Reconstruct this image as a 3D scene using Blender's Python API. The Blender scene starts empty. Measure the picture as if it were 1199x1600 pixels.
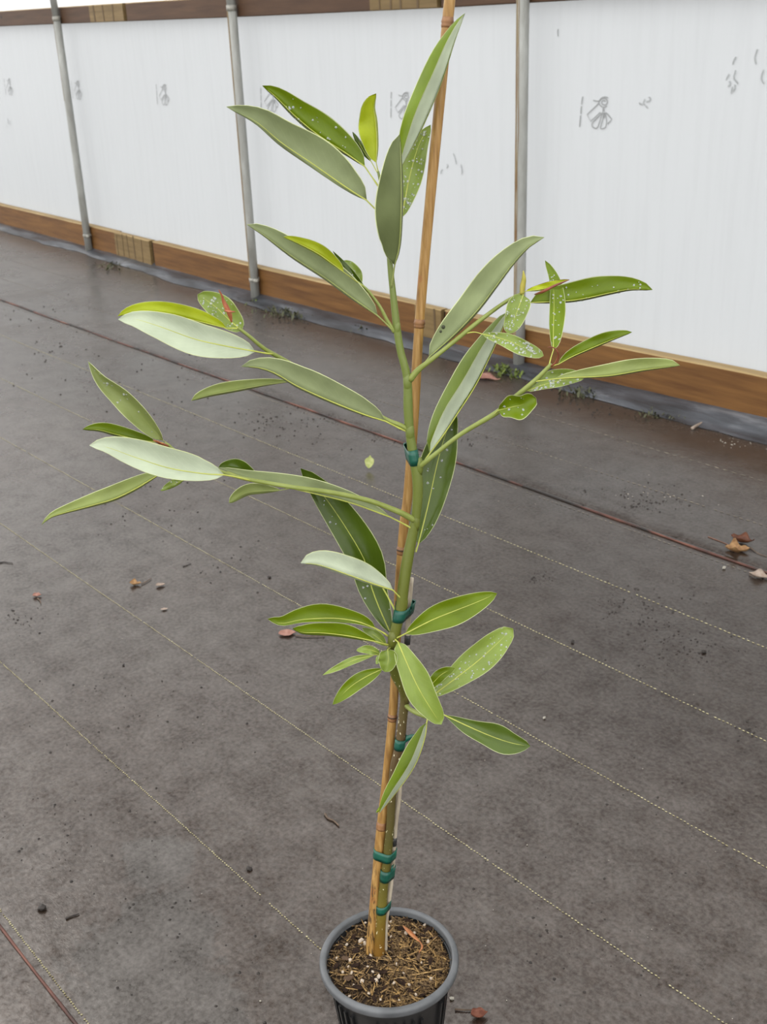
import bpy, math, random
from mathutils import Vector, Matrix, noise
random.seed(7)
SC = bpy.context.scene
COL = SC.collection
PI = math.pi

# ------------------------------------------------------------------ camera
FPX, CXP, CYP, CAMH = 1760.3, 599.5, 800.0, 1.277
PITCH, ROLL, YAW = math.radians(23.628), math.radians(-2.324), math.radians(-49.949)
F_ = Vector((math.sin(YAW)*math.cos(PITCH), math.cos(YAW)*math.cos(PITCH), -math.sin(PITCH)))
r0 = Vector((math.cos(YAW), -math.sin(YAW), 0)); u0 = r0.cross(F_)
R_ = math.cos(ROLL)*r0 + math.sin(ROLL)*u0
U_ = -math.sin(ROLL)*r0 + math.cos(ROLL)*u0
CAMP = Vector((0, 0, CAMH))
cd = bpy.data.cameras.new('camera'); cam = bpy.data.objects.new('camera', cd); COL.objects.link(cam)
cd.sensor_fit = 'VERTICAL'; cd.sensor_height = 36.0; cd.lens = 36.0*FPX/1600.0
cd.clip_start = .02; cd.clip_end = 200
cam.matrix_world = Matrix(((R_.x, U_.x, -F_.x, 0), (R_.y, U_.y, -F_.y, 0), (R_.z, U_.z, -F_.z, CAMH), (0, 0, 0, 1)))
cd.dof.use_dof = True; cd.dof.focus_distance = 1.28; cd.dof.aperture_fstop = 17
SC.camera = cam

# ------------------------------------------------------------------ overcast sky, exposure
w = bpy.data.worlds.new('overcast'); SC.world = w; w.use_nodes = True
bg = w.node_tree.nodes['Background']; bg.inputs[0].default_value = (1.0, .995, .985, 1); bg.inputs[1].default_value = 2.0
SC.view_settings.view_transform = 'Standard'; SC.view_settings.look = 'None'
SC.view_settings.exposure = 0.40; SC.view_settings.gamma = 1.0; SC.view_settings.use_curve_mapping = False

# ------------------------------------------------------------------ helpers
def lin(c):
    return tuple(((v/255)/12.92 if v/255 <= .04045 else ((v/255+.055)/1.055)**2.4) for v in c)
def ray(px, py):
    return R_*(px-CXP) + U_*(CYP-py) + F_*FPX
def gp(px, py, z=0.0):
    d = ray(px, py); return CAMP + d*((z-CAMH)/d.z)
def proj(P):
    v = P-CAMP; k = FPX/v.dot(F_); return (CXP+k*v.dot(R_), CYP-k*v.dot(U_))
def interp(x, xs, ys):
    if x <= xs[0]: return ys[0]
    for i in range(len(xs)-1):
        if x <= xs[i+1]: return ys[i]+(ys[i+1]-ys[i])*(x-xs[i])/(xs[i+1]-xs[i])
    return ys[-1]
WLOC = {}
class MB:
    def __init__(s): s.v = []; s.f = []; s.m = []; s.uv = None
    def add(s, vs, fs, m=0):
        b = len(s.v); s.v += [Vector(p) for p in vs]
        for f in fs: s.f.append(tuple(i+b for i in f)); s.m.append(m)
        return b
    def box(s, c, ax, ay, az, m=0):
        c = Vector(c); vs = [c+ax*i+ay*j+az*k for k in (-1, 1) for j in (-1, 1) for i in (-1, 1)]
        s.add(vs, [(0, 2, 3, 1), (4, 5, 7, 6), (0, 1, 5, 4), (1, 3, 7, 5), (3, 2, 6, 7), (2, 0, 4, 6)], m)
    def tube(s, pts, rad, seg=10, m=0, cap=True, mf=None):
        pts = [Vector(p) for p in pts]; n = len(pts)
        if not hasattr(rad, '__len__'): rad = [rad]*n
        up = None; rings = []
        for i in range(n):
            t = (pts[min(i+1, n-1)]-pts[max(i-1, 0)]).normalized()
            if up is None:
                up = Vector((0, 0, 1)) if abs(t.z) < .9 else Vector((1, 0, 0))
            a = (up-t*up.dot(t)).normalized(); up = a; b = t.cross(a)
            rings.append([pts[i]+(a*math.cos(2*PI*k/seg)+b*math.sin(2*PI*k/seg))*rad[i] for k in range(seg)])
        base = len(s.v)
        for r in rings: s.v += r
        for i in range(n-1):
            for k in range(seg):
                k2 = (k+1) % seg
                s.f.append((base+i*seg+k, base+i*seg+k2, base+(i+1)*seg+k2, base+(i+1)*seg+k)); s.m.append(mf(i) if mf else m)
        if cap:
            s.f.append(tuple(base+k for k in reversed(range(seg)))); s.m.append(m)
            s.f.append(tuple(base+(n-1)*seg+k for k in range(seg))); s.m.append(m)
    def lathe(s, prof, c, seg=48, m=0, mf=None):
        base = len(s.v); n = len(prof)
        for r, z in prof:
            for k in range(seg): s.v.append(Vector(c)+Vector((r*math.cos(2*PI*k/seg), r*math.sin(2*PI*k/seg), z)))
        for i in range(n-1):
            for k in range(seg):
                k2 = (k+1) % seg
                s.f.append((base+i*seg+k, base+i*seg+k2, base+(i+1)*seg+k2, base+(i+1)*seg+k)); s.m.append(mf(i) if mf else m)
    def build(s, name, mats, parent=None, smooth=True, origin=None, uv=None):
        if not isinstance(mats, (list, tuple)): mats = [mats]
        if origin is None:
            origin = sum(s.v, Vector())/max(1, len(s.v))
        origin = Vector(origin)
        me = bpy.data.meshes.new(name); me.from_pydata([tuple(p-origin) for p in s.v], [], s.f)
        for m in mats: me.materials.append(M[m])
        me.polygons.foreach_set('material_index', s.m)
        me.polygons.foreach_set('use_smooth', [smooth]*len(s.f))
        if uv:
            L = me.uv_layers.new(name='UVMap')
            li = [0]*len(me.loops); me.loops.foreach_get('vertex_index', li)
            flat = []
            for i in li: flat += uv[i]
            L.data.foreach_set('uv', flat)
        me.update()
        o = bpy.data.objects.new(name, me); COL.objects.link(o); place(o, origin, parent); return o
def place(o, loc, parent):
    WLOC[o.name] = Vector(loc)
    if parent: o.parent = parent; o.location = Vector(loc)-WLOC[parent.name]
    else: o.location = loc
def empty(name, loc, parent=None):
    o = bpy.data.objects.new(name, None); o.empty_display_size = .05; COL.objects.link(o); place(o, loc, parent); return o
def tag(o, label=None, cat=None, group=None, kind=None):
    if label: o['label'] = label
    if cat: o['category'] = cat
    if group: o['group'] = group
    if kind: o['kind'] = kind
    return o
def mesh_copy(src, name, loc, rot, scale, parent):
    o = src.copy(); o.name = name; COL.objects.link(o); o.rotation_euler = rot; o.scale = scale; place(o, loc, parent); return o
def catmull(P, n):
    P = [Vector(p) for p in P]
    Q = [P[0]*2-P[1]]+P+[P[-1]*2-P[-2]]
    L = [0]
    for i in range(len(P)-1): L.append(L[-1]+(P[i+1]-P[i]).length)
    out = []
    for j in range(n):
        s = L[-1]*j/(n-1); i = 0
        while i < len(P)-2 and s > L[i+1]: i += 1
        t = (s-L[i])/max(1e-9, L[i+1]-L[i])
        a, b, c, d = Q[i:i+4]
        out.append(.5*((2*b)+(c-a)*t+(2*a-5*b+4*c-d)*t*t+(3*b-a-3*c+d)*t**3))
    return out
def hull2(pts):
    pts = sorted(set((round(a, 6), round(b, 6)) for a, b in pts))
    def half(ps):
        h = []
        for p in ps:
            while len(h) > 1 and (h[-1][0]-h[-2][0])*(p[1]-h[-2][1])-(h[-1][1]-h[-2][1])*(p[0]-h[-2][0]) <= 0: h.pop()
            h.append(p)
        return h
    return half(pts)[:-1]+half(pts[::-1])[:-1]

# ------------------------------------------------------------------ materials
M = {}
class NT:
    def __init__(s, name):
        m = bpy.data.materials.new(name); m.use_nodes = True; M[name] = m
        s.t = m.node_tree; s.n = s.t.nodes; s.l = s.t.links
        s.b = s.n['Principled BSDF']; s.out = s.n['Material Output']
    def new(s, ty, **kw):
        n = s.n.new(ty)
        for k, v in kw.items(): setattr(n, k, v)
        return n
    def link(s, a, b): s.l.new(a, b)
    def coord(s, scale=(1, 1, 1), which='Object', rot=(0, 0, 0)):
        if which == 'World': src = s.new('ShaderNodeNewGeometry').outputs['Position']
        else: src = s.new('ShaderNodeTexCoord').outputs[which]
        mp = s.new('ShaderNodeMapping'); mp.inputs['Scale'].default_value = scale; mp.inputs['Rotation'].default_value = rot
        s.link(src, mp.inputs['Vector']); return mp.outputs['Vector']
    def noise(s, vec, scale=5, detail=4, rough=.5):
        n = s.new('ShaderNodeTexNoise'); n.inputs['Scale'].default_value = scale; n.inputs['Detail'].default_value = detail
        n.inputs['Roughness'].default_value = rough; s.link(vec, n.inputs['Vector']); return n.outputs['Fac']
    def ramp(s, fac, stops):
        r = s.new('ShaderNodeValToRGB'); e = r.color_ramp.elements
        while len(e) < len(stops): e.new(.5)
        for i, (p, c) in enumerate(stops):
            e[i].position = p; e[i].color = (*c, 1) if len(c) == 3 else c
        s.link(fac, r.inputs['Fac']); return r.outputs['Color']
    def mix(s, fac, a, b, mode='MIX'):
        m = s.new('ShaderNodeMix', data_type='RGBA', blend_type=mode)
        for sock, v in ((m.inputs[0], fac), (m.inputs[6], a), (m.inputs[7], b)):
            if hasattr(v, 'is_linked'): s.link(v, sock)
            elif isinstance(v, tuple): sock.default_value = (*v, 1) if len(v) == 3 else v
            else: sock.default_value = v
        return m.outputs[2]
    def math(s, op, a, b=None, clamp=False):
        m = s.new('ShaderNodeMath', operation=op, use_clamp=clamp)
        for i, v in enumerate((a, b)):
            if v is None: continue
            if hasattr(v, 'is_linked'): s.link(v, m.inputs[i])
            else: m.inputs[i].default_value = v
        return m.outputs[0]
    def bump(s, h, strength=.3, dist=.002):
        b = s.new('ShaderNodeBump'); b.inputs['Strength'].default_value = strength; b.inputs['Distance'].default_value = dist
        s.link(h, b.inputs['Height']); s.link(b.outputs['Normal'], s.b.inputs['Normal']); return b
    def set(s, color=None, rough=None, spec=None, metal=None, **kw):
        i = s.b.inputs
        if color is not None:
            if hasattr(color, 'is_linked'): s.link(color, i['Base Color'])
            else: i['Base Color'].default_value = (*color, 1)
        if rough is not None:
            if hasattr(rough, 'is_linked'): s.link(rough, i['Roughness'])
            else: i['Roughness'].default_value = rough
        if spec is not None: i['Specular IOR Level'].default_value = spec
        if metal is not None: i['Metallic'].default_value = metal
        for k, v in kw.items(): i[k].default_value = v
        return s
def sc(c, k): return tuple(x*k for x in c)

def leaf_mat(name, rgb, rough, transl, vein, spec=.45):
    n = NT(name); c = sc(lin(rgb), .70)
    v = n.coord((1, 1, 1)); big = n.noise(v, 26, 3)
    info = n.new('ShaderNodeObjectInfo')
    col = n.ramp(big, [(.3, sc(c, .84)), (.7, sc(c, 1.14))])
    var = n.math('ADD', n.math('MULTIPLY', info.outputs['Random'], .22), .89)
    comb = n.new('ShaderNodeCombineXYZ')
    for i in range(3): n.link(var, comb.inputs[i])
    col = n.mix(1.0, col, comb.outputs[0], 'MULTIPLY')
    tc = n.new('ShaderNodeTexCoord'); sp = n.new('ShaderNodeSeparateXYZ'); n.link(tc.outputs['UV'], sp.inputs[0])
    a = n.math('ABSOLUTE', n.math('SUBTRACT', sp.outputs['Y'], .5))
    ph = n.math('SUBTRACT', n.math('MULTIPLY', sp.outputs['X'], 13.0), n.math('MULTIPLY', a, 7.0))
    nz = n.math('MULTIPLY', n.noise(v, 60, 2), 1.2)
    fr = n.math('FRACT', n.math('ADD', ph, nz))
    line = n.math('LESS_THAN', n.math('ABSOLUTE', n.math('SUBTRACT', fr, .5)), .055)
    col = n.mix(n.math('MULTIPLY', line, vein), col, sc(c, 1.6))
    n.set(col, rough, spec)
    n.bump(n.math('ADD', n.noise(v, 130, 3), n.math('MULTIPLY', line, -.5)), .22, .0012)
    if transl:
        tr = n.new('ShaderNodeBsdfTranslucent'); n.link(col, tr.inputs['Color'])
        mx = n.new('ShaderNodeMixShader'); mx.inputs[0].default_value = transl
        n.link(n.b.outputs[0], mx.inputs[1]); n.link(tr.outputs[0], mx.inputs[2]); n.link(mx.outputs[0], n.out.inputs['Surface'])
leaf_mat('top_dk', (84, 106, 26), .27, .18, .10, .38)
leaf_mat('top_md', (118, 142, 8), .38, .25, .08, .3)
leaf_mat('top_lt', (146, 168, 72), .28, .25, .12, .40)
leaf_mat('top_yg', (202, 216, 40), .42, .38, .06, .35)
leaf_mat('und_g', (152, 164, 116), .55, .15, .06, .25)
leaf_mat('und_d', (106, 116, 72), .55, .12, .06, .22)
leaf_mat('und_p', (208, 220, 190), .50, .15, .06, .3)
leaf_mat('und_lg', (158, 172, 98), .48, .22, .06, .35)
leaf_mat('und_yg', (182, 198, 80), .48, .3, .06, .35)
for nm, rgb in (('edge', (214, 222, 164)), ('rib_y', (200, 206, 96)), ('rib_g', (160, 170, 98)), ('petiole', (142, 158, 70))):
    n = NT(nm); c = lin(rgb); n.set(n.ramp(n.noise(n.coord(), 60, 3), [(.3, sc(c, .85)), (.7, sc(c, 1.1))]), .45, .4)
# stem: colour bands by height (old brown bark low, green above) are the bark itself
n = NT('stem'); v = n.coord(which='World'); sp = n.new('ShaderNodeSeparateXYZ'); n.link(v, sp.inputs[0])
h = n.math('ADD', sp.outputs['Z'], n.math('MULTIPLY', n.noise(v, 22, 3), .06))
c1 = n.ramp(h, [(.205, lin((150, 108, 40))), (.25, lin((134, 122, 42))), (.36, lin((98, 92, 34))), (.50, lin((112, 88, 52))),
                (.56, lin((112, 100, 52))), (.60, lin((116, 120, 34))), (.74, lin((122, 132, 44))), (.95, lin((134, 150, 66)))])
spots = n.math('GREATER_THAN', n.noise(n.coord((1, 1, .5), 'World'), 330, 1), .70)
low = n.math('LESS_THAN', sp.outputs['Z'], .62)
n.set(n.mix(n.math('MULTIPLY', spots, low), c1, lin((206, 200, 168))), .42, .45); n.bump(n.noise(v, 200, 4), .3, .001)
n = NT('branch'); v = n.coord(which='World'); n.set(n.ramp(n.noise(v, 40, 3), [(.3, lin((132, 144, 62))), (.7, lin((154, 166, 88)))]), .42, .4)
n = NT('bud'); n.set(n.ramp(n.noise(n.coord(), 70, 3), [(.35, lin((150, 72, 40))), (.65, lin((196, 120, 78)))]), .5)
n = NT('bud_red'); n.set(n.ramp(n.noise(n.coord(), 60, 3), [(.35, lin((120, 58, 36))), (.65, lin((150, 80, 52)))]), .5)
n = NT('bud_yel'); n.set(n.ramp(n.noise(n.coord(), 60, 3), [(.35, lin((176, 172, 62))), (.65, lin((206, 190, 90)))]), .5)
n = NT('drop'); n.set((.95, .97, 1), .03, .7, **{'Transmission Weight': .75, 'IOR': 1.33})
n = NT('hole'); n.set(lin((56, 60, 40)), .8)
# bamboo
n = NT('bamboo'); v = n.coord((1, 1, .05), 'World'); st = n.noise(v, 260, 4)
col = n.ramp(st, [(.25, lin((114, 80, 38))), (.5, lin((142, 107, 54))), (.75, lin((166, 132, 80)))])
pat = n.noise(n.coord((1, 1, .6), 'World'), 30, 5)
col = n.mix(n.math('MULTIPLY', n.math('GREATER_THAN', pat, .66), .45), col, lin((140, 88, 48)))
gz = n.new('ShaderNodeSeparateXYZ'); n.link(n.coord(which='World'), gz.inputs[0])
lowm = n.new('ShaderNodeMapRange'); lowm.inputs[1].default_value = .34; lowm.inputs[2].default_value = .24; n.link(gz.outputs['Z'], lowm.inputs[0])
dk = n.math('GREATER_THAN', n.noise(n.coord((1, 1, .12), 'World'), 300, 3), .56)
col = n.mix(n.math('MULTIPLY', n.math('MULTIPLY', dk, lowm.outputs[0]), .85), col, lin((60, 44, 26)))
n.set(col, .48, .4); n.bump(st, .15, .001)
n = NT('bamboo_node'); n.set(n.ramp(n.noise(n.coord(), 90, 3), [(.3, lin((112, 72, 42))), (.7, lin((170, 122, 76)))]), .55)
n = NT('node_dark'); n.set(lin((72, 46, 28)), .6)
n = NT('rod'); n.set(n.ramp(n.noise(n.coord((1, 1, .1), 'World'), 220, 3), [(.3, lin((168, 154, 132))), (.7, lin((206, 194, 172)))]), .5)
n = NT('rod_dark'); n.set(lin((44, 44, 44)), .5)
n = NT('tape'); v = n.coord(which='World'); n.set(n.ramp(n.noise(v, 90, 3), [(.3, lin((0, 84, 68))), (.7, lin((8, 116, 92)))]), .38, .5); n.bump(n.noise(n.coord((1, 1, .2), 'World'), 350, 2), .4, .001)
# pot and soil
n = NT('pot_rim'); v = n.coord(which='World'); n.set(n.ramp(n.noise(v, 26, 4), [(.35, lin((66, 68, 70))), (.65, lin((88, 90, 92)))]), n.ramp(n.noise(v, 18, 3), [(.4, (.3,)*3), (.6, (.5,)*3)]), .5)
n = NT('pot_body'); v = n.coord(which='World'); n.set(n.ramp(n.noise(v, 40, 4), [(.35, lin((20, 21, 22))), (.68, lin((34, 34, 34))), (.8, lin((80, 76, 70)))]), .3, .5)
n = NT('soil'); v = n.coord(which='World'); n.set(n.ramp(n.noise(v, 160, 5, .65), [(.3, lin((26, 20, 16))), (.55, lin((66, 50, 36))), (.75, lin((118, 94, 62)))]), .85, .2); n.bump(n.noise(v, 260, 4), .9, .004)
n = NT('bark'); v = n.coord((1, 3, 1)); n.set(n.ramp(n.noise(v, 2, 4), [(.3, lin((34, 24, 19))), (.7, lin((72, 52, 40)))]), .85, .12); n.bump(n.noise(v, 200, 3), .6, .001)
n = NT('bark_lt'); v = n.coord((1, 3, 1)); n.set(n.ramp(n.noise(v, 120, 4), [(.3, lin((70, 52, 38))), (.7, lin((120, 92, 66)))]), .75, .3)
n = NT('perlite'); n.set(n.ramp(n.noise(n.coord(), 400, 3), [(.3, lin((204, 180, 152))), (.6, lin((232, 216, 196)))]), .8, .3)
n = NT('straw'); n.set(n.ramp(n.noise(n.coord(which='World'), 300, 1), [(.35, lin((84, 62, 36))), (.5, lin((124, 96, 60))), (.68, lin((172, 142, 96)))]), .6, .35)
n = NT('straw_lt'); n.set(n.ramp(n.noise(n.coord(which='World'), 200, 1), [(.35, lin((100, 76, 44))), (.65, lin((158, 128, 80)))]), .6, .3)
n = NT('orange_leaf'); n.set(n.ramp(n.noise(n.coord(), 130, 3), [(.3, lin((196, 112, 52))), (.7, lin((222, 152, 92)))]), .5)
# ground fabric
n = NT('fabric'); v = n.coord(which='World')
g1 = n.noise(v, .9, 4, .55); g2 = n.noise(n.coord((.6, 1, 1), 'World', (0, 0, .2)), 6, 5, .6); g3 = n.noise(v, 70, 4, .65)
base = n.ramp(g1, [(.35, lin((32, 23, 17))), (.65, lin((42, 32, 25)))])
base = n.mix(n.math('MULTIPLY', n.math('SUBTRACT', g2, .42, True), 1.6, True), base, lin((42, 35, 29)))
fine = n.ramp(g3, [(.30, (.62,)*3), (.5, (1,)*3), (.72, (1.35,)*3)])
base = n.mix(1.0, base, fine, 'MULTIPLY')
# flat grey puddle stain beside the pot: silt left behind and a skin of water
sep = n.new('ShaderNodeSeparateXYZ'); n.link(v, sep.inputs[0])
PUD = [gp(248, 1345), gp(262, 1450), gp(250, 1560)]
def dist(cx_, cy_, rx, ry):
    a = n.math('DIVIDE', n.math('SUBTRACT', sep.outputs['X'], cx_), rx); b = n.math('DIVIDE', n.math('SUBTRACT', sep.outputs['Y'], cy_), ry)
    return n.math('SQRT', n.math('ADD', n.math('MULTIPLY', a, a), n.math('MULTIPLY', b, b)))
dm = n.math('MINIMUM', dist(PUD[0].x, PUD[0].y, .07, .06), n.math('MINIMUM', dist(PUD[1].x, PUD[1].y, .10, .07), dist(PUD[2].x, PUD[2].y, .19, .10)))
edge = n.math('ADD', dm, n.math('MULTIPLY', n.math('SUBTRACT', n.noise(v, 24, 5, .65), .5), 1.7))
pud = n.new('ShaderNodeMapRange'); pud.inputs[1].default_value = 1.1; pud.inputs[2].default_value = .9; n.link(edge, pud.inputs[0])
base = n.mix(n.math('MULTIPLY', pud.outputs[0], .8), base, lin((44, 41, 38)))
crumb = n.math('GREATER_THAN', n.noise(v, 48, 2, .5), .735)
crumb = n.math('MULTIPLY', crumb, n.math('GREATER_THAN', n.noise(v, 2.2, 3), .50))
base = n.mix(n.math('MULTIPLY', crumb, .7), base, lin((30, 25, 21)))
rg = n.ramp(n.noise(v, 3.0, 5, .6), [(.35, (.18,)*3), (.65, (.32,)*3)])
n.set(base, rg, .85)
dust = n.math('ADD', n.math('MULTIPLY', n.noise(v, 110, 4, .7), .7), n.math('MULTIPLY', n.noise(v, 14, 4, .6), .5))
spl = n.new('ShaderNodeMapRange'); spl.inputs[1].default_value = .42; spl.inputs[2].default_value = .78; spl.inputs[3].default_value = .30; spl.inputs[4].default_value = 1.6
n.link(dust, spl.inputs[0]); n.link(spl.outputs[0], n.b.inputs['Specular IOR Level']); n.b.inputs['Specular Tint'].default_value = (1, .93, .87, 1)
n.b.inputs['Sheen Weight'].default_value = .10; n.b.inputs['Sheen Roughness'].default_value = .35; n.b.inputs['Sheen Tint'].default_value = (1, .93, .86, 1)
wv = n.new('ShaderNodeTexWave', wave_type='BANDS', bands_direction='X'); wv.inputs['Scale'].default_value = 120; n.link(v, wv.inputs['Vector'])
hh = n.math('ADD', n.math('MULTIPLY', g3, 1.0), n.math('MULTIPLY', n.noise(v, 9, 3), 2.0))
bmp = n.bump(n.math('ADD', hh, n.math('MULTIPLY', wv.outputs['Fac'], .08)), .28, .0025)
n.link(n.math('MULTIPLY', n.math('SUBTRACT', 1.0, n.math('MULTIPLY', pud.outputs[0], .7)), .28), bmp.inputs['Strength'])
n = NT('thread'); v = n.coord(which='World'); n.set(n.ramp(n.noise(v, 50, 3), [(.3, lin((150, 138, 96))), (.6, lin((212, 204, 158)))]), .6)
n = NT('thread_far'); v = n.coord(which='World'); n.set(n.ramp(n.noise(v, 9, 4), [(.35, lin((112, 104, 94))), (.65, lin((162, 152, 132)))]), .6)
n = NT('cord'); v = n.coord(which='World'); n.set(n.ramp(n.noise(n.coord((.4, 1, 1), 'World'), 22, 4), [(.40, lin((50, 38, 30))), (.52, lin((140, 78, 58))), (.66, lin((196, 124, 98)))]), .6)
n = NT('flap'); v = n.coord((.25, 1, 1), 'World'); n.set(n.ramp(n.noise(v, 14, 5, .6), [(.35, lin((58, 60, 64))), (.55, lin((86, 89, 95))), (.7, lin((126, 129, 134)))]), .33, .5); n.bump(n.noise(v, 22, 4), .6, .012)
# timber
def wood(name, a, b, knot, knots=True):
    n = NT(name); v = n.coord((.35, 5, 5), 'World'); g = n.noise(v, 9, 6, .6)
    col = n.ramp(g, [(.3, lin(a)), (.7, lin(b))])
    col = n.mix(n.math('MULTIPLY', n.noise(n.coord(which='World'), 1.6, 3), .4), col, sc(lin(a), .8))
    if knots:
        vo = n.new('ShaderNodeTexVoronoi'); vo.inputs['Scale'].default_value = 3.3; n.link(n.coord((1, 1, 2.0), 'World'), vo.inputs['Vector'])
        k = n.math('LESS_THAN', vo.outputs['Distance'], .055); col = n.mix(n.math('MULTIPLY', k, .8), col, lin(knot))
    n.set(col, .62, .3); n.bump(g, .3, .002)
wood('plank_low', (84, 54, 24), (120, 84, 42), (38, 24, 12))
wood('plank_top', (64, 43, 28), (86, 62, 42), (36, 24, 18))
wood('block_old', (98, 80, 48), (128, 106, 70), (50, 38, 26), False)
n = M['block_old']
wood('wood_lit_dusty_top', (136, 112, 72), (172, 150, 108), (80, 60, 40), False)  # paler wood for plank tops: skylight and dust put into the colour
wood('gap_dark', (34, 28, 22), (52, 44, 36), (30, 24, 20), False)
n = NT('saw_mark'); n.set(lin((82, 64, 38)), .7)
# galvanised pipe
n = NT('galv'); v = n.coord((1, 1, .25), 'World'); g = n.noise(v, 28, 5, .6)
n.set(n.ramp(g, [(.3, lin((126, 126, 120))), (.55, lin((144, 145, 140))), (.75, lin((160, 161, 157)))]), .45, .5, .0)
n = NT('galv_band'); n.set(n.ramp(n.noise(n.coord(which='World'), 60, 3), [(.3, lin((120, 118, 112))), (.7, lin((150, 148, 138)))]), .45, .5, .1)
n = NT('rust'); n.set(n.ramp(n.noise(n.coord((1, 1, .3), 'World'), 40, 4), [(.3, lin((106, 78, 48))), (.6, lin((126, 112, 84)))]), .75, .3)
# polythene
def film(name, rgb, streak):
    n = NT(name); c = lin(rgb)
    s1 = n.noise(n.coord((6, 6, .35), 'World'), 7, 5, .6); s2 = n.noise(n.coord(which='World'), .8, 3)
    col = n.ramp(s1, [(.28, sc(c, 1-streak)), (.55, c), (.8, tuple(min(1, x*1.02) for x in c))])
    col = n.mix(.6, col, n.ramp(s2, [(.3, sc(c, .95)), (.7, c)]))
    n.set(col, .45, .25); tr = n.new('ShaderNodeBsdfTranslucent'); n.link(col, tr.inputs['Color'])
    mx = n.new('ShaderNodeMixShader'); mx.inputs[0].default_value = .5
    n.link(n.b.outputs[0], mx.inputs[1]); n.link(tr.outputs[0], mx.inputs[2]); n.link(mx.outputs[0], n.out.inputs['Surface'])
film('film', (186, 189, 191), .09)
film('roof_film', (240, 241, 242), .02)
film('print', (167, 169, 169), .05)
film('smudge', (178, 181, 181), .05)
# litter
def dry(name, a, b):
    n = NT(name); n.set(n.ramp(n.noise(n.coord(), 90, 4), [(.3, lin(a)), (.7, lin(b))]), .6, .35)
dry('dry_tan', (150, 104, 62), (206, 164, 112)); dry('dry_brown', (84, 44, 28), (134, 82, 54)); dry('dry_pink', (168, 112, 96), (204, 156, 138))
dry('dry_pale', (172, 146, 128), (206, 190, 174)); dry('leaf_lemon', (172, 184, 96), (212, 216, 148)); dry('twig', (92, 76, 62), (134, 112, 92))
dry('twig_red', (116, 78, 62), (160, 118, 98)); dry('dirt', (38, 33, 30), (66, 58, 52)); dry('grit', (170, 164, 150), (212, 206, 192))
dry('moss', (86, 104, 34), (140, 158, 62)); dry('weed', (70, 74, 48), (112, 114, 78)); dry('dry_rust', (126, 66, 48), (176, 112, 86))

def dim(names, k):
    for nm in names.split():
        for nd in M[nm].node_tree.nodes:
            if nd.type == 'VALTORGB':
                for e_ in nd.color_ramp.elements:
                    c_ = e_.color; e_.color = (c_[0]*k, c_[1]*k, c_[2]*k, 1)
            elif nd.type == 'BSDF_PRINCIPLED' and not nd.inputs['Base Color'].is_linked:
                c_ = nd.inputs['Base Color'].default_value; nd.inputs['Base Color'].default_value = (c_[0]*k, c_[1]*k, c_[2]*k, 1)
dim('thread thread_far cord dry_tan dry_brown dry_pink dry_pale leaf_lemon twig twig_red dirt grit moss weed dry_rust straw perlite soil bark bark_lt orange_leaf', .52)
dim('branch petiole rib_y rib_g edge bud bud_red bud_yel', .68); dim('stem', .5); dim('rod flap bamboo_node node_dark', .66); dim('tape cord', .5)
# ------------------------------------------------------------------ floor
def floor_z(x, y): return 0.0
mb = MB(); mb.add([(-30, -14, 0), (14, -14, 0), (14, 16, 0), (-30, 16, 0)], [(0, 1, 2, 3)])
floor = mb.build('floor', 'fabric', smooth=False, origin=(0, 0, 0)); tag(floor, 'brown grey woven ground cover fabric, damp and dusty', kind='structure')
def on_frame_x(y, z=0):
    xs = []
    for i in range(2000):
        x = -10+i*.006
        P = Vector((x, y, z)); v = P-CAMP
        if v.dot(F_) <= .1: continue
        p = proj(P)
        if -160 < p[0] < 1360 and -100 < p[1] < 1760: xs.append(x)
    return (min(xs), max(xs)) if xs else None
def stitch_line(y, pitch, wid, mat, gaps=(), wob=.002, slope=0.0):
    xr = on_frame_x(y)
    if not xr: return
    mb = MB(); x = xr[0]; i = 0; ph = random.random()*9
    while x < xr[1]:
        yy = y+wob*noise.noise(Vector((x*2.2, ph, 0)))+random.uniform(-.0007, .0007)
        L = pitch*random.uniform(.62, .9); i += 1
        if not any(a < x < b for a, b in gaps) and random.random() > .03:
            a = random.uniform(-.12, .12); ax = Vector((math.cos(a), math.sin(a), 0)); ay = Vector((-math.sin(a), math.cos(a), 0))
            hw = wid*random.uniform(.8, 1.2)
            c = Vector((x+L/2, yy, .0008))
            mb.add([c-ax*L/2, c-ay*hw/2, c+ax*L/2, c+ay*hw/2, c+Vector((0, 0, .0012))], [(0, 1, 4), (1, 2, 4), (2, 3, 4), (3, 0, 4)])
        x += pitch
    o = mb.build('marker_thread', mat, floor, smooth=False)
    tag(o, 'cream stitched guide line in the fabric')
g985 = gp(412, 1405), gp(420, 1412)
for y, p, wd, mt in ((.413, .0052, .0034, 'thread'), (.737, .0056, .0030, 'thread'), (1.0595, .0062, .0030, 'thread'),
                     (1.372, .0075, .0032, 'thread'), (1.676, .009, .0034, 'thread'), (1.977, .012, .0036, 'thread'),
                     (2.262, .016, .0036, 'thread_far'), (2.53, .02, .0044, 'thread_far'), (2.80, .03, .0042, 'thread_far')):
    gaps = [(gp(404, 1398).x, gp(420, 1410).x)] if abs(y-.737) < .01 else ()
    stitch_line(y, p, wd, mt, gaps)
def cord(y, r, mat, lab):
    xr = on_frame_x(y); mb = MB(); n = int((xr[1]-xr[0])/.03)
    pts = [Vector((xr[0]+(xr[1]-xr[0])*i/n, y+.004*noise.noise(Vector((i*.09, 3.3, y))), r*.7)) for i in range(n+1)]
    mb.tube(pts, [r*(1+.35*noise.noise(Vector((i*.4, 1, y)))) for i in range(n+1)], 6)
    tag(mb.build('edge_cord', mat, floor), lab)
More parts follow.
